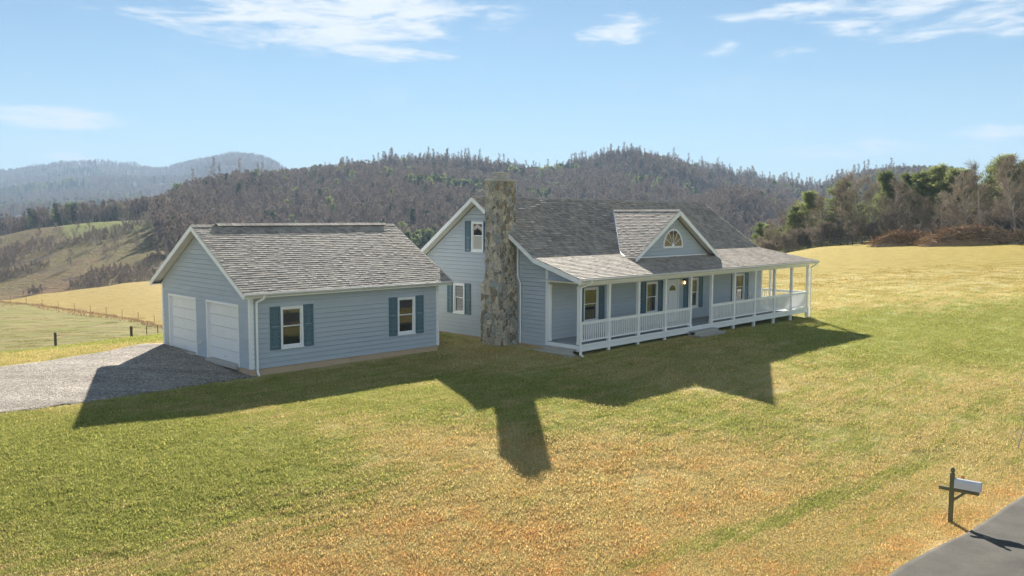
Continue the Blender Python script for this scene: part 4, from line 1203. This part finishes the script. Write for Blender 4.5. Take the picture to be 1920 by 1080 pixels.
def bare_geo(seed, h=10., spread=3.2, n1=14, n2=6, n3=8, tw=.035, low=.25, sides=6, twl=.9, stems=1, up=.5, lean=(0, 0), wob=.09):
    r_ = random.Random(seed); trunk = MB(); tw_m = MB()
    for st_ in range(stems):
        base = Vector((r_.uniform(-.25, .25), r_.uniform(-.25, .25), -.3)) * (1 if stems > 1 else 0) + Vector((0, 0, -.3))
        dirn = Vector((r_.uniform(-.1, .1) + (r_.uniform(-.35, .35) if stems > 1 else 0) + lean[0], r_.uniform(-.1, .1) + (r_.uniform(-.3, .3) if stems > 1 else 0) + lean[1], 1)).normalized()
        hh = h * (r_.uniform(.7, 1.0) if stems > 1 else 1)
        N = 7; path = [base]; d = dirn.copy()
        for i in range(N):
            d = (d + Vector((r_.uniform(-wob, wob), r_.uniform(-wob, wob), .05))).normalized(); path.append(path[-1] + d * hh / N)
        r0 = hh * (.016 if stems == 1 else .011)
        trunk.tube(path, [r0 * (1 - .88 * (i / N)) for i in range(N + 1)], sides, cap=False)
        for k in range(n1):
            t = low + (1 - low) * ((k + r_.random()) / n1) * .98
            f = t * N; i = min(int(f), N - 1); P = path[i].lerp(path[i + 1], f - i)
            ang_ = R(r_.uniform(38, 72)) * (1 - .45 * t); az_ = r_.uniform(0, 6.283)
            dd_ = Vector((math.cos(az_) * math.sin(ang_), math.sin(az_) * math.sin(ang_), math.cos(ang_)))
            L = spread * (1.05 - .72 * t) * r_.uniform(.7, 1.15)
            q = [P]; d1 = dd_
            for j in range(4):
                d1 = (d1 + Vector((r_.uniform(-.18, .18), r_.uniform(-.18, .18), .12 * up))).normalized(); q.append(q[-1] + d1 * L / 4)
            ra = r0 * (1 - .88 * t) * .55
            trunk.tube(q, [ra, ra * .75, ra * .55, ra * .35, ra * .15], 3, cap=False)
            for m_ in range(n2):
                u_ = .25 + .75 * (m_ + r_.random()) / n2; fu = u_ * 4; iu = min(int(fu), 3); P2 = q[iu].lerp(q[iu + 1], fu - iu)
                d2 = rot_dir(d1, R(r_.uniform(25, 60)), r_.uniform(0, 6.283)); d2 = (d2 + Vector((0, 0, .25 * up))).normalized()
                L2 = L * (.62 - .3 * u_) * r_.uniform(.7, 1.2); e_ = P2 + d2 * L2
                a_ = d2.orthogonal().normalized() * max(ra * .25, tw * .4)
                b_ = d2.cross(a_)
                tw_m.raw([P2 + a_, P2 - a_ * .5 + b_, P2 - a_ * .5 - b_, e_], [(0, 1, 3), (1, 2, 3), (2, 0, 3)])
                for g_ in range(n3):
                    v_ = .15 + .85 * (g_ + r_.random()) / n3; P3 = P2.lerp(e_, v_)
                    d3 = rot_dir(d2, R(r_.uniform(20, 65)), r_.uniform(0, 6.283)); L3 = twl * r_.uniform(.5, 1.2) * (1 - .3 * v_)
                    s_ = d3.orthogonal(); s_.rotate(Matrix.Rotation(r_.uniform(0, 6.28), 3, d3)); s_ = s_.normalized() * tw * .5
                    m1 = P3 + d3 * L3 * .5 + Vector((r_.uniform(-.1, .1), r_.uniform(-.1, .1), r_.uniform(-.03, .1))) * L3
                    tw_m.raw([P3 - s_, P3 + s_, m1 + s_ * .7, m1 - s_ * .7, m1 + (d3 * L3 * .55)], [(0, 1, 2, 3), (3, 2, 4)])
    return trunk, tw_m

def pine_geo(seed, h=12., rad=3., levels=17, per=6, tufts=6, quads=11, size=.34, shape='round', low=.08, dense=1.0):
    r_ = random.Random(seed); trunk = MB(); nd = MB()
    N = 8; path = [Vector((0, 0, -.3))]; d = Vector((r_.uniform(-.04, .04), r_.uniform(-.04, .04), 1))
    for i in range(N): path.append(path[-1] + (d + Vector((r_.uniform(-.03, .03), r_.uniform(-.03, .03), 0))) * h / N)
    trunk.tube(path, [h * .018 * (1 - .9 * i / N) for i in range(N + 1)], 6, cap=False)
    for k in range(levels):
        t = low + (1 - low) * k / (levels - 1)
        if shape == 'round': prof_ = math.sin(math.pi * (.24 + .72 * t)) ** .65 * r_.uniform(.8, 1.12)
        else: prof_ = 1.04 - t
        for j in range(per):
            f = t * N; i = min(int(f), N - 1); P = path[i].lerp(path[i + 1], f - i)
            a = r_.uniform(0, 6.283); L = rad * prof_ * r_.uniform(.55, 1.18)
            el_ = R(r_.uniform(-8, 28)) + (R(25) * t if shape == 'round' else -R(6))
            dd_ = Vector((math.cos(a) * math.cos(el_), math.sin(a) * math.cos(el_), math.sin(el_)))
            e_ = P + dd_ * L
            trunk.tube([P, P.lerp(e_, .5) - Vector((0, 0, .05 * L)), e_], [h * .004, h * .0028, h * .001], 3, cap=False)
            for q in range(tufts):
                u_ = .30 + .72 * (q + r_.random()) / tufts; C = P.lerp(e_, u_) + Vector((r_.gauss(0, .12), r_.gauss(0, .12), r_.gauss(0, .08))) * rad * .35
                for g_ in range(quads):
                    dn_ = Vector((r_.gauss(0, 1), r_.gauss(0, 1), r_.gauss(.45, .7))).normalized()
                    s_ = dn_.orthogonal(); s_.rotate(Matrix.Rotation(r_.uniform(0, 6.28), 3, dn_)); s_ = s_.normalized() * size * .10
                    L3 = size * r_.uniform(.6, 1.25); B_ = C + Vector((r_.gauss(0, .4), r_.gauss(0, .4), r_.gauss(0, .25))) * size
                    nd.raw([B_ - s_, B_ + s_, B_ + dn_ * L3 + s_ * .25, B_ + dn_ * L3 - s_ * .25], [(0, 1, 2, 3)])
    return trunk, nd

def make_tree(name, tg, cg, tmat, cmat, loc, sc=1., rz=0., label=None, cat='tree', group=None, crown='crown'):
    r = empty(name, loc, rz); r.scale = (sc, sc, sc)
    tg.build('trunk', tmat, r, smooth=True); cg.build(crown, cmat, r)
    tag(r, label, cat, group); return r
def one_mesh(name, tg, cg, mats):
    m = MB(); m.raw(tg.v, tg.f, 0); m.raw(cg.v, cg.f, 1); return m.mesh(name, mats)
def put(src, loc, sc, rz, label=None, group=None, cat='tree'):
    c = copy_tree(src); c.location = loc; c.scale = sc if hasattr(sc, '__len__') else (sc, sc, sc); c.rotation_euler = (0, 0, rz)
    if label: c['label'] = label
    if group: c['group'] = group
    return c
def at(px, d):                                # map position for a bearing given in degrees-like units of the survey
    return (px - 960) / 1591.0 * d, d

rt = random.Random(77)
# --- wood behind the field, to the right of the house
bares = [bare_geo(31 + i, 10.5, 4.8, 24, 8, 9, .04, .08, 6, 1.1, wob=.13) for i in range(4)]
bush = [bare_geo(51 + i, 5.0, 2.6, 12, 6, 9, .045, .08, 5, .9, stems=4) for i in range(3)]
pines = [pine_geo(61 + i, 12.0, 4.3, 20, 8, 7, 11, .50) for i in range(3)]
spruce = [pine_geo(71 + i, 12.0, 2.4, 18, 6, 5, 11, .42, 'cone') for i in range(2)]
G_W = 'bare trees and pines of the wood at the field edge'
RB_ = []; RP_ = []
def zt(px, d):
    x, y = at(px, d); return (x, y, Z1(x, y))
bare_protos = []; 
spots_b = [  # bearing, distance, scale, label
 (1446, 150, .70, 'small grey bare tree at the low end of the wood above the porch roof'),
 (1470, 146, .78, 'bare tree with arching twigs behind the first fence posts'),
 (1500, 152, .95, 'bare tree standing between the two leftmost green pines'),
 (1532, 140, .92, 'brown twiggy tree over the start of the field fence'),
 (1556, 150, .95, 'bare tree right of the second green pine, dense brown twigs'),
 (1590, 138, 1.12, 'broad bare tree with thick twig haze behind the fence posts'),
 (1612, 135, 1.20, 'tall bare tree above the middle of the field fence'),
 (1640, 133, 1.10, 'wide reddish bare tree in the middle of the wood edge'),
 (1668, 130, 1.0, 'bare tree with drooping pale branches left of the brush pile'),
 (1697, 127, .92, 'pale twiggy tree right behind the left brush pile'),
 (1722, 124, .80, 'low bare tree with tangled grey branches over the brush pile'),
 (1760, 122, .85, 'grey spreading tree in front of the dark pines'),
 (1787, 120, .82, 'low tangled bare tree between the two brush piles'),
 (1812, 118, 1.12, 'bare tree with many pale upright limbs left of the tallest bare tree'),
 (1838, 116, 1.28, 'tallest pale bare tree rising over the right brush pile'),
 (1868, 115, .98, 'bare tree with thin crooked limbs right of the tall pale one'),
 (1903, 112, 1.35, 'tall leaning bare tree at the right end of the wood'),
 (1930, 110, 1.2, 'bare tree cut by the right border of the view')]
protos = []
for i, (px, d, sc_, lab) in enumerate(spots_b):
    loc = zt(px, d); sc_ *= .84 if px < 1690 else .74
    if i < 4:
        t_ = make_tree('bare_tree', *bares[i], M['bark'], M['twig'], loc, sc_, rt.uniform(0, 6), lab, 'tree', G_W); protos.append(t_)
    else: put(protos[rt.randrange(4)], loc, sc_, rt.uniform(0, 6), lab)
spots_p = [
 (1424, 158, .72, 'small yellow green pine at the far low end of the wood'),
 (1440, 155, .62, 'short green pine beside the roof end of the house'),
 (1488, 150, .80, 'dark green pine low on the slope, second from the low end'),
 (1519, 148, .98, 'round green pine rising above the bare trees near the fence start'),
 (1574, 143, 1.05, 'slim light green pine with ivy like foliage in the middle of the wood'),
 (1662, 140, 1.12, 'yellow green pine whose crown tops the middle of the wood'),
 (1694, 138, 1.16, 'broad pine at the rising skyline of the wood'),
 (1728, 134, 1.15, 'full green pine over the left brush pile'),
 (1752, 132, 1.25, 'tall full pine, highest of the left group'),
 (1778, 128, 1.16, 'dark shaded pine behind the tangled branches'),
 (1806, 127, 1.12, 'dark pine left of the tallest pale bare tree'),
 (1858, 124, 1.15, 'dark pine just right of the tallest pale bare tree'),
 (1880, 121, 1.30, 'tallest dark pine near the right end of the wood'),
 (1908, 119, 1.18, 'green pine at the right end of the wood'),
 (1938, 118, 1.25, 'pine cut by the right border of the view')]
pp = []
for i, (px, d, sc_, lab) in enumerate(spots_p):
    loc = zt(px, d + 1); sc_ *= .80 if px < 1690 else .72
    if i < 3: pp.append(make_tree('pine_tree', *pines[i], M['bark'], M['needle'], loc, sc_, rt.uniform(0, 6), lab, 'tree', G_W))
    else: put(pp[rt.randrange(3)], loc, (sc_ * rt.uniform(.9, 1.15), sc_ * rt.uniform(.9, 1.15), sc_), rt.uniform(0, 6), lab)
# second row, deeper in the wood
lab2 = 'grey bare tree deeper in the wood, seen between the front trees'
for px in range(1450, 2050, 17):
    d = rt.uniform(160, 185); sc_ = rt.uniform(.75, 1.0) * (.72 if px < 1560 else .84)
    put(rt.choice(protos) if rt.random() < .32 else rt.choice(pp), zt(px + rt.uniform(-8, 8), d), sc_, rt.uniform(0, 6), None, 'trees deeper in the wood')
for o in list(COL.objects):
    if o.get('group') == 'trees deeper in the wood':
        o['label'] = 'bare tree deeper in the wood behind the front row' if o.name.startswith('bare') else 'green pine deeper in the wood behind the front row'
# bushes at the wood edge
bp = []
k = 0
for px in np.arange(1432, 1960, 13):
    d = 148 - (px - 1420) / 500 * 36 + rt.uniform(-3, 2)
    loc = zt(px + rt.uniform(-4, 4), d); sc_ = rt.uniform(.45, .95)
    if k < 3: bp.append(make_tree('shrub', *bush[k], M['bark'], M['twig'], loc, sc_, rt.uniform(0, 6), 'bare twiggy shrub along the foot of the wood', 'shrub', 'shrubs along the foot of the wood', 'twigs'))
    else: put(rt.choice(bp), loc, sc_, rt.uniform(0, 6))
    k += 1

# --- brush piles
def brush_pile(loc, L, Wd, Hh_, seed, label, rz):
    r_ = random.Random(seed); m = MB(); dm_ = MB()
    n = 20
    P = []
    for i in range(n):
        for j in range(9):
            u_, v_ = i / (n - 1) * 2 - 1, j / 8 * 2 - 1
            hgt = max(0, 1 - u_ * u_) ** .6 * max(0, 1 - v_ * v_) ** .6 * Hh_ * .45 * (1 + r_.uniform(-.3, .3)) - .25
            P.append((u_ * L / 2, v_ * Wd / 2, hgt))
    dm_.raw(P, [(i * 9 + j, i * 9 + j + 1, (i + 1) * 9 + j + 1, (i + 1) * 9 + j) for i in range(n - 1) for j in range(8)])
    for i in range(1700):
        u_, v_ = r_.gauss(0, .46), r_.gauss(0, .4)
        if abs(u_) > 1.05 or abs(v_) > 1.05: continue
        z = max(0, 1 - u_ * u_) ** .6 * max(0, 1 - v_ * v_) ** .6 * Hh_ * .7 * r_.uniform(.3, 1.1)
        d = Vector((r_.gauss(0, 1), r_.gauss(0, 1), r_.gauss(.15, .45))).normalized(); l_ = r_.uniform(.5, 2.6); w_ = r_.choice((.02, .03, .05, .09))
        c = Vector((u_ * L / 2, v_ * Wd / 2, z)); m.beam(c - d * l_ / 2, c + d * l_ / 2, w_, w_)
    e_ = empty('brush_pile', loc, rz); tag(e_, label, 'brush pile', 'brush piles at the wood edge')
    m.build('branches', M['brush'], e_); dm_.build('mound', M['brush'], e_)
x, y, z = zt(1702, 116); brush_pile((x, y, z), 9.5, 4, 2.1, 5, 'reddish brown heap of cut branches, lower left of the two heaps by the wood', -.15)
x, y, z = zt(1823, 110); brush_pile((x, y, z), 13.0, 4.5, 2.9, 9, 'larger tangled heap of pale and brown branches under the tallest bare tree', -.1)
x, y, z = zt(1925, 108); brush_pile((x, y, z), 7.0, 4, 1.6, 12, 'brush heap cut by the right border of the view', .1)

# --- fences
def fence_post(loc, h, w_, lab, group, top_=None):
    m = MB(); m.tube([(0, 0, -.4), (0, 0, h - .015), (0, 0, h)], [w_, w_, w_ * .85], 8)
    o = m.build('fence_post', M['postwood']); o.location = loc; tag(o, lab, 'fence post', group); return o
Lp = []
for px, lab in ((97, 'dark wooden fence post standing alone past the gravel drive, farther from the garage'), (241, 'dark wooden fence post just left of the garage corner')):
    x, y = at(px, 47.0); z = Z1(x, y); ztop = 5.61 - ((627 if px < 200 else 614.5) - 406) * 47 / 1591
    fence_post((x, y, z), ztop - z, .075, lab, 'fence posts past the drive'); Lp.append(Vector((x, y, ztop)))
gx_, gy_ = at(400, 47.0)
wr = MB()
for dz in (.12, .38, .64):
    dL = (Lp[0] - Lp[1])
    wr.tube([Lp[0] + dL * 1.2 - Vector((0, 0, dz + .25)), Lp[0] - Vector((0, 0, dz)), Lp[1] - Vector((0, 0, dz)), Vector((gx_, gy_, Z1(gx_, gy_) + 1.25 - dz))], .004, 4)
fw_ = wr.build('fence_wire', M['gutter']); tag(fw_, 'three thin wires strung between the dark posts past the drive', 'wire fence')
for i, px in enumerate((270, 291)):
    x, y = at(px, 52); fence_post((x, y, Z1(x, y)), 1.0, .025, 'thin steel stake beyond the drive, ' + ('left' if i == 0 else 'right') + ' of the two by the garage wall', 'thin stakes by the garage')
rp = []
for i, px in enumerate((1515, 1540, 1556, 1576, 1587, 1597, 1615, 1632, 1649, 1666)):
    x, y = at(px, 141 - (px - 1500) * .13); z = Z1(x, y)
    o = fence_post((x, y, z), 1.35, .09, 'grey fence post in the row along the foot of the wood', 'fence posts along the wood'); rp.append(Vector((x, y, z + 1.1)))
wr = MB()
for dz in (0, .35, .7):
    wr.tube([q - Vector((0, 0, dz)) for q in rp], .012, 4)
tag(wr.build('fence_wire', M['gutter']), 'thin wires of the field fence along the foot of the wood', 'wire fence')
# stakes of the fence between the two pastures
hp = []
for i, px in enumerate((15, 45, 75, 105, 135, 165, 195, 225, 255, 285)):
    d = np.interp(px, (0, 150, 300), (97, 84, 69)); x, y = at(px, d); z = Z1(x, y)
    fence_post((x, y, z), .75, .018, 'thin stake of the fence between green and golden pasture', 'stakes between the pastures'); hp.append(Vector((x, y, z + .8)))
# brushy line along that fence
ub = MB(); r_ = random.Random(8)
for i in range(2600):
    px = r_.uniform(-60, 330); d = np.interp(px, (-60, 0, 150, 300), (100, 97, 84, 68)) + r_.gauss(0, .35)
    if r_.random() < .35: d += r_.uniform(-9, 0) * (vnoise(np.array([px / 40.]), np.array([3.3]))[0] + .5)
    x, y = at(px, d); z = Z1(x, y)
    h_ = r_.uniform(.08, .38) * (.5 + 1.2 * abs(vnoise(np.array([px / 14.]), np.array([1.1]))[0]))
    a = r_.uniform(0, 6.28); t_ = Vector((r_.gauss(0, .3), r_.gauss(0, .3), 1)) * h_; s_ = Vector((math.cos(a), math.sin(a), 0)) * .06
    q = Vector((x, y, z - .03)); ub.raw([q - s_, q + s_, q + t_], [(0, 1, 2)])
tag(ub.build('undergrowth', M['brush']), 'dry brown weeds along the pasture fence line', 'undergrowth', kind='stuff')

# sapling at the right border
sg_ = bare_geo(91, 1.5, .55, 7, 4, 3, .008, .2, 5, .22)
x, y = at(1925, 25.0); make_tree('sapling', *sg_, M['bark'], M['twig'], (x, y, Z1(x, y)), 1, 0, 'small bare sapling in the grass near the right border', 'sapling', None, 'twigs')

# --- trees of the near green hillside
G_H = 'scattered bare trees on the grazed hillside'
hill_sp = [(238, 392, .95, 'dark bare tree standing on the grazed hill below its green crest'), (256, 385, .60, 'slim bare tree right of the dark one on the grazed hill'), (264, 388, .62, 'second slim bare tree close beside it on the grazed hill'),
 (150, 226, .55, 'wide bare tree in the dip behind the golden knoll'), (187, 215, .42, 'short dark snag behind the golden knoll'), (237, 208, .55, 'bare tree on the edge of the golden knoll left of the garage roof'), (255, 205, .72, 'rounded bare tree behind the golden knoll beside the garage roof'), (180, 345, .8, None), (90, 330, .75, None), (75, 360, .8, None), (120, 350, .8, None),
 (200, 300, .7, None), (215, 330, .65, None), (165, 372, .7, None), (140, 366, .8, None), (60, 340, .7, None), (275, 370, .8, None), (262, 330, .7, None), (130, 300, .6, None), (40, 300, .6, None), (228, 350, .6, None), (285, 395, .8, None), (105, 380, .7, None), (20, 330, .7, None)]
for px, d, sc_, lab in hill_sp:
    put(rt.choice(protos), zt(px, d), sc_, rt.uniform(0, 6), lab or 'pale bare tree among scrub on the grazed hillside', G_H)
# scrub on that slope
scr = bpy.data.meshes.new('scrub_points')

def scatter(name, pts, scs, protos_, sel, label, cat, flat_scale=None):
    """one object whose points carry copies of the given tree meshes"""
    me = bpy.data.meshes.new(name); me.from_pydata([tuple(p) for p in pts], [], [])
    n_ = len(pts)
    for nm, typ, arr in (('sc', 'FLOAT', scs), ('rz', 'FLOAT', [rt.uniform(0, 6.283) for _ in range(n_)]), ('ix', 'INT', sel)):
        a = me.attributes.new(nm, typ, 'POINT'); a.data.foreach_set('value', arr)
    o = bpy.data.objects.new(name, me); COL.objects.link(o)
    ng = bpy.data.node_groups.new(name, 'GeometryNodeTree')
    ng.interface.new_socket('Geometry', in_out='INPUT', socket_type='NodeSocketGeometry')
    ng.interface.new_socket('Geometry', in_out='OUTPUT', socket_type='NodeSocketGeometry')
    g = NT(ng); gi = g.n('NodeGroupInput'); go = g.n('NodeGroupOutput'); jn = g.n('GeometryNodeJoinGeometry')
    def attr(nm, dt):
        q = g.n('GeometryNodeInputNamedAttribute', data_type=dt); q.inputs['Name'].default_value = nm; return q.outputs['Attribute']
    for k, src in enumerate(protos_):
        oi = g.n('GeometryNodeObjectInfo', transform_space='ORIGINAL'); oi.inputs['Object'].default_value = src; oi.inputs['As Instance'].default_value = True
        ip = g.n('GeometryNodeInstanceOnPoints')
        cmpn = g.n('FunctionNodeCompare', data_type='INT', operation='EQUAL'); g.l(attr('ix', 'INT'), cmpn.inputs[2]); cmpn.inputs[3].default_value = k
        cx_ = g.n('ShaderNodeCombineXYZ'); g.l(attr('rz', 'FLOAT'), cx_.inputs[2])
        g.l(gi.outputs[0], ip.inputs['Points']); g.l(cmpn.outputs[0], ip.inputs['Selection']); g.l(oi.outputs['Geometry'], ip.inputs['Instance'])
        g.l(cx_.outputs[0], ip.inputs['Rotation'])
        sc3 = g.n('ShaderNodeCombineXYZ'); a_ = attr('sc', 'FLOAT')
        for q in range(3): g.l(a_, sc3.inputs[q])
        g.l(sc3.outputs[0], ip.inputs['Scale']); g.l(ip.outputs[0], jn.inputs[0])
    g.l(jn.outputs[0], go.inputs[0])
    md = o.modifiers.new('scatter', 'NODES'); md.node_group = ng
    tag(o, label, cat, kind='stuff'); return o

# --- forest hill: single mesh trees
far_b = [one_mesh('bare_tree', *bare_geo(131 + i, 13, 3.6, 10, 5, 6, .20, .22, 4, 1.8), [M['bark'], M['fartwig']]) for i in range(4)]
far_r = [one_mesh('bare_tree', *bare_geo(141 + i, 15, 2.4, 14, 4, 6, .09, .45, 4, 1.1, wob=.015), [M['bark'], M['fartwig']]) for i in range(4)]
far_c = [one_mesh('pine_tree', *pine_geo(151 + i, 13, 3.2, 9, 5, 3, 6, 1.5, 'cone' if i else 'round'), [M['bark'], M['darkneedle' if i else 'needle']]) for i in range(3)]
def single(me, name, loc, sc_, lab, group, cat='tree'):
    o = bpy.data.objects.new(name, me); COL.objects.link(o); o.location = loc; o.scale = (sc_, sc_, sc_); o.rotation_euler = (0, 0, rt.uniform(0, 6.28)); tag(o, lab, cat, group); return o
G_R = 'bare trees along the skyline of the wooded ridge'
def ridge_d(px):
    ds = np.arange(480, 1100, 8.0); xs = (px - 960) / 1591 * ds; z = ZZ(xs, ds)
    return float(ds[np.argmax((z - CAM_H) / ds)])
n_r = 0
for i in range(262):
    px = rt.uniform(320, 1690) if i < 80 else rt.choice([rt.uniform(700, 1000), rt.uniform(1060, 1180), rt.uniform(1330, 1590), rt.uniform(1330, 1590)])
    if 320 < px < 640 and rt.random() < .5: px += 300
    d = ridge_d(px) + rt.uniform(-14, 10)
    single(rt.choice(far_r), 'bare_tree', zt(px, d), rt.uniform(.95, 1.75), 'tall bare tree in the row along the wooded skyline', G_R)
for i in range(84):
    px = rt.choice([rt.gauss(560, 60), rt.gauss(430, 55), rt.gauss(840, 40), rt.gauss(1250, 55), rt.gauss(1310, 50), rt.uniform(330, 1650)])
    if px < 325: continue
    d = ridge_d(px) - rt.uniform(0, 40)
    single(rt.choice(far_c), 'pine_tree', zt(px, d), rt.uniform(.55, 1.05), 'dark pine among the bare trees on the wooded skyline', 'pines along the skyline of the wooded ridge')
first_b = [o for o in COL.objects if o.data in far_r or o.data in far_b]
# the rest of the wood as one mass
def_pts = []; scs = []; sel = []
src_b = [single(m_, 'bare_tree', zt(700 + 60 * i, 560 + 20 * i), .9, 'bare tree on the wooded slope above the garage roof', 'bare trees on the wooded slope') for i, m_ in enumerate(far_b)]
def src_of(me): return next(o for o in COL.objects if o.data is me)
P_ = [src_of(m_) for m_ in far_b] + [src_of(m_) for m_ in far_c] + [src_of(m_) for m_ in far_r]
pts = []; scs = []; sel = []
nt = np.random.RandomState(9)
N_ = 30000
px = nt.uniform(235, 1800, N_); dd0 = np.sqrt(nt.uniform(300 ** 2, 1080 ** 2, N_)); X = (px - 960) / 1591 * dd0; Zt = ZZ(X, dd0)
wl_ = (vnoise(X / 30, dd0 / 45) * 60)
ok = (px + wl_ * .5 > 286 + np.clip((dd0 - 300) / 400, 0, 1) * 34) | (dd0 > 470)
ok &= (dd0 > 330) | (px < 420)
cl = vnoise(X / 60 + 5, dd0 / 80) + .35 * vnoise(X / 20, dd0 / 25)
for i in np.nonzero(ok)[0]:
    con = cl[i] > .34 or nt.rand() < .035
    if px[i] > 640 and dd0[i] > 560 and nt.rand() < .2: continue
    pts.append((X[i], dd0[i], Zt[i])); scs.append(float(nt.uniform(.5, .98)) * (1.25 if 0 < dd0[i] - 780 < 140 and px[i] > 640 else 1.0)); sel.append((4 + nt.randint(3)) if con else nt.randint(4))
for i in range(1500):
    q = nt.choice([nt.uniform(640, 1700), nt.uniform(1060, 1200), nt.uniform(1300, 1600), nt.uniform(720, 1000)]); dd_ = ridge_d(q) + nt.uniform(-22, 14)
    pts.append(zt(q, dd_)); scs.append(float(nt.uniform(.75, 1.35))); sel.append(7 + nt.randint(4))
scatter('forest', pts, scs, P_, sel, 'leafless brown wood with scattered pines covering the hill behind the house', 'forest')
# mountains and the tree belt at their foot
px = nt.uniform(-60, 700, 16000); dd0 = np.sqrt(nt.uniform(1100 ** 2, 3500 ** 2, 16000)); X = (px - 960) / 1591 * dd0; Zt = ZZ(X, dd0)
cl = vnoise(X / 160 + 5, dd0 / 260)
pts = [(X[i], dd0[i], Zt[i]) for i in range(len(X))]
scs = [float(s_) for s_ in nt.uniform(.9, 1.6, len(X))]
sel = [int(4 + nt.randint(3)) if (cl[i] > .22 or nt.rand() < .05) else int(nt.randint(4)) for i in range(len(X))]
scatter('woods', pts, scs, P_, sel, 'blue grey woods over the distant mountains on the left', 'woods')
# belt of trees behind the crest of the grazed hill and scrub upon it
pts = []; scs = []; sel = []
for i in range(1500):
    q = nt.uniform(-40, 330); d = nt.uniform(455, 620)
    x, y = at(q, d); pts.append((x, y, Z1(x, y))); scs.append(float(nt.uniform(.4, .95))); sel.append(int(4 + nt.randint(3)) if nt.rand() < .16 else int(nt.randint(4)))
scatter('treeline', pts, scs, P_, sel, 'belt of brown trees and dark pines behind the crest of the grazed hill', 'treeline')
pts = []; scs = []; sel = []
for i in range(5200):
    q = nt.uniform(-40, 300); d = nt.uniform(250, 405); x, y = at(q, d)
    nz = vnoise(np.array([x / 22.]), np.array([y / 30.]))[0] + .5 * vnoise(np.array([x / 9.]), np.array([y / 11.]))[0]
    if nz < .06: continue
    pts.append((x, y, Z1(x, y))); scs.append(float(nt.uniform(.07, .22))); sel.append(int(nt.randint(4)))
scatter('scrub', pts, scs, P_, sel, 'brown scrub patches on the grazed hillside', 'scrub')

# ================================================================== GRASS
def tuft_mesh(seed, n, r_, h0, h1, w_):
    q = random.Random(seed); m = MB()
    for i in range(n):
        a = q.uniform(0, 6.283); rr = r_ * math.sqrt(q.random()); b = q.uniform(0, 6.283)
        P = Vector((rr * math.cos(a), rr * math.sin(a), -.01)); s_ = Vector((math.cos(b), math.sin(b), 0)) * w_ * q.uniform(.6, 1.3)
        h_ = q.uniform(h0, h1); t_ = Vector((q.gauss(0, .55), q.gauss(0, .55), 1)).normalized() * h_
        k_ = Vector((q.gauss(0, .4), q.gauss(0, .4), 0)) * h_
        m.raw([P - s_, P + s_, P + t_ * .6 + s_ * .6, P + t_ * .6 - s_ * .6, P + t_ + k_], [(0, 1, 2, 3), (3, 2, 4)])
    return m
G_T = []
for i in range(3):
    m = tuft_mesh(200 + i, 95, .34, .015, .045 + .008 * i, .007)
    o = m.build('grass_tuft', M['blade'], None); x, y = 5.0 + i * .5, 19.0 + i * .4; o.location = (x, y, Z1(x, y))
    tag(o, 'one tuft of short lawn grass', 'grass', kind='stuff'); G_T.append(o)
def in_garage(x, y, m=.0):
    dx, dy = x + 9.122, y - 29.396; c, s = math.cos(GA), math.sin(GA); u, v = dx * c + dy * s, -dx * s + dy * c
    return (-m < u) & (u < GL + m) & (-m < v) & (v < GW + m)
def in_house(x, y, m=.0):
    dx, dy = x - 2.727, y - 34.125; c, s = math.cos(HA), math.sin(HA); u, v = dx * c + dy * s, -dx * s + dy * c
    return (-.6 - m < u) & (u < 20.8 + m) & (-.1 - m < v) & (v < 12)
def poly_in(x, y, P):
    ins = np.zeros(x.shape, bool)
    for (x0, y0), (x1, y1) in zip(P, P[1:] + P[:1]):
        c = ((y0 > y) != (y1 > y)) & (x < (x1 - x0) * (y - y0) / (y1 - y0 + 1e-12) + x0); ins ^= c
    return ins
NG = 96000
d = 12.5 * (80 / 12.5) ** nt.rand(NG); s_ = nt.uniform(-.72, .92, NG); X = s_ * d; Y = d
jx = X + .25 * vnoise(X * 1.1, Y * 1.1) * 2; jy = Y + .5 * vnoise(X * 1.3 + 9, Y * 1.3)
bad = in_garage(X, Y, .38) | in_house(X, Y, -.15) | (nt.rand(NG) < np.clip((Y - 50) / 30, 0, 1)) | ((X < -8) & (Y > 44) & (nt.rand(NG) < .9)) | poly_in(jx, jy, DRV_FAR + DRV_NEAR[::-1])
rx = np.interp(X, [p_[0] for p_ in ROAD], [p_[1] for p_ in ROAD]) 
bad |= (Y < rx + .12 + .12 * vnoise(X * 3, Y * 3)) & (X > 3)
X, Y = X[~bad], Y[~bad]; Zg = ZZ(X, Y)
scg = (.85 + .7 * np.clip(vnoise(X / 1.3, Y / 1.3) * .5 + vnoise(X / .30, Y / .30) + .3, 0, 1.2)) * (1 + .012 * (np.hypot(X, Y) - 15))
scatter('grass', np.stack([X, Y, Zg], -1).tolist(), scg.astype(float).tolist(), G_T, [int(v) for v in nt.randint(0, 3, len(X))], 'short mown grass blades over the lawn', 'grass')
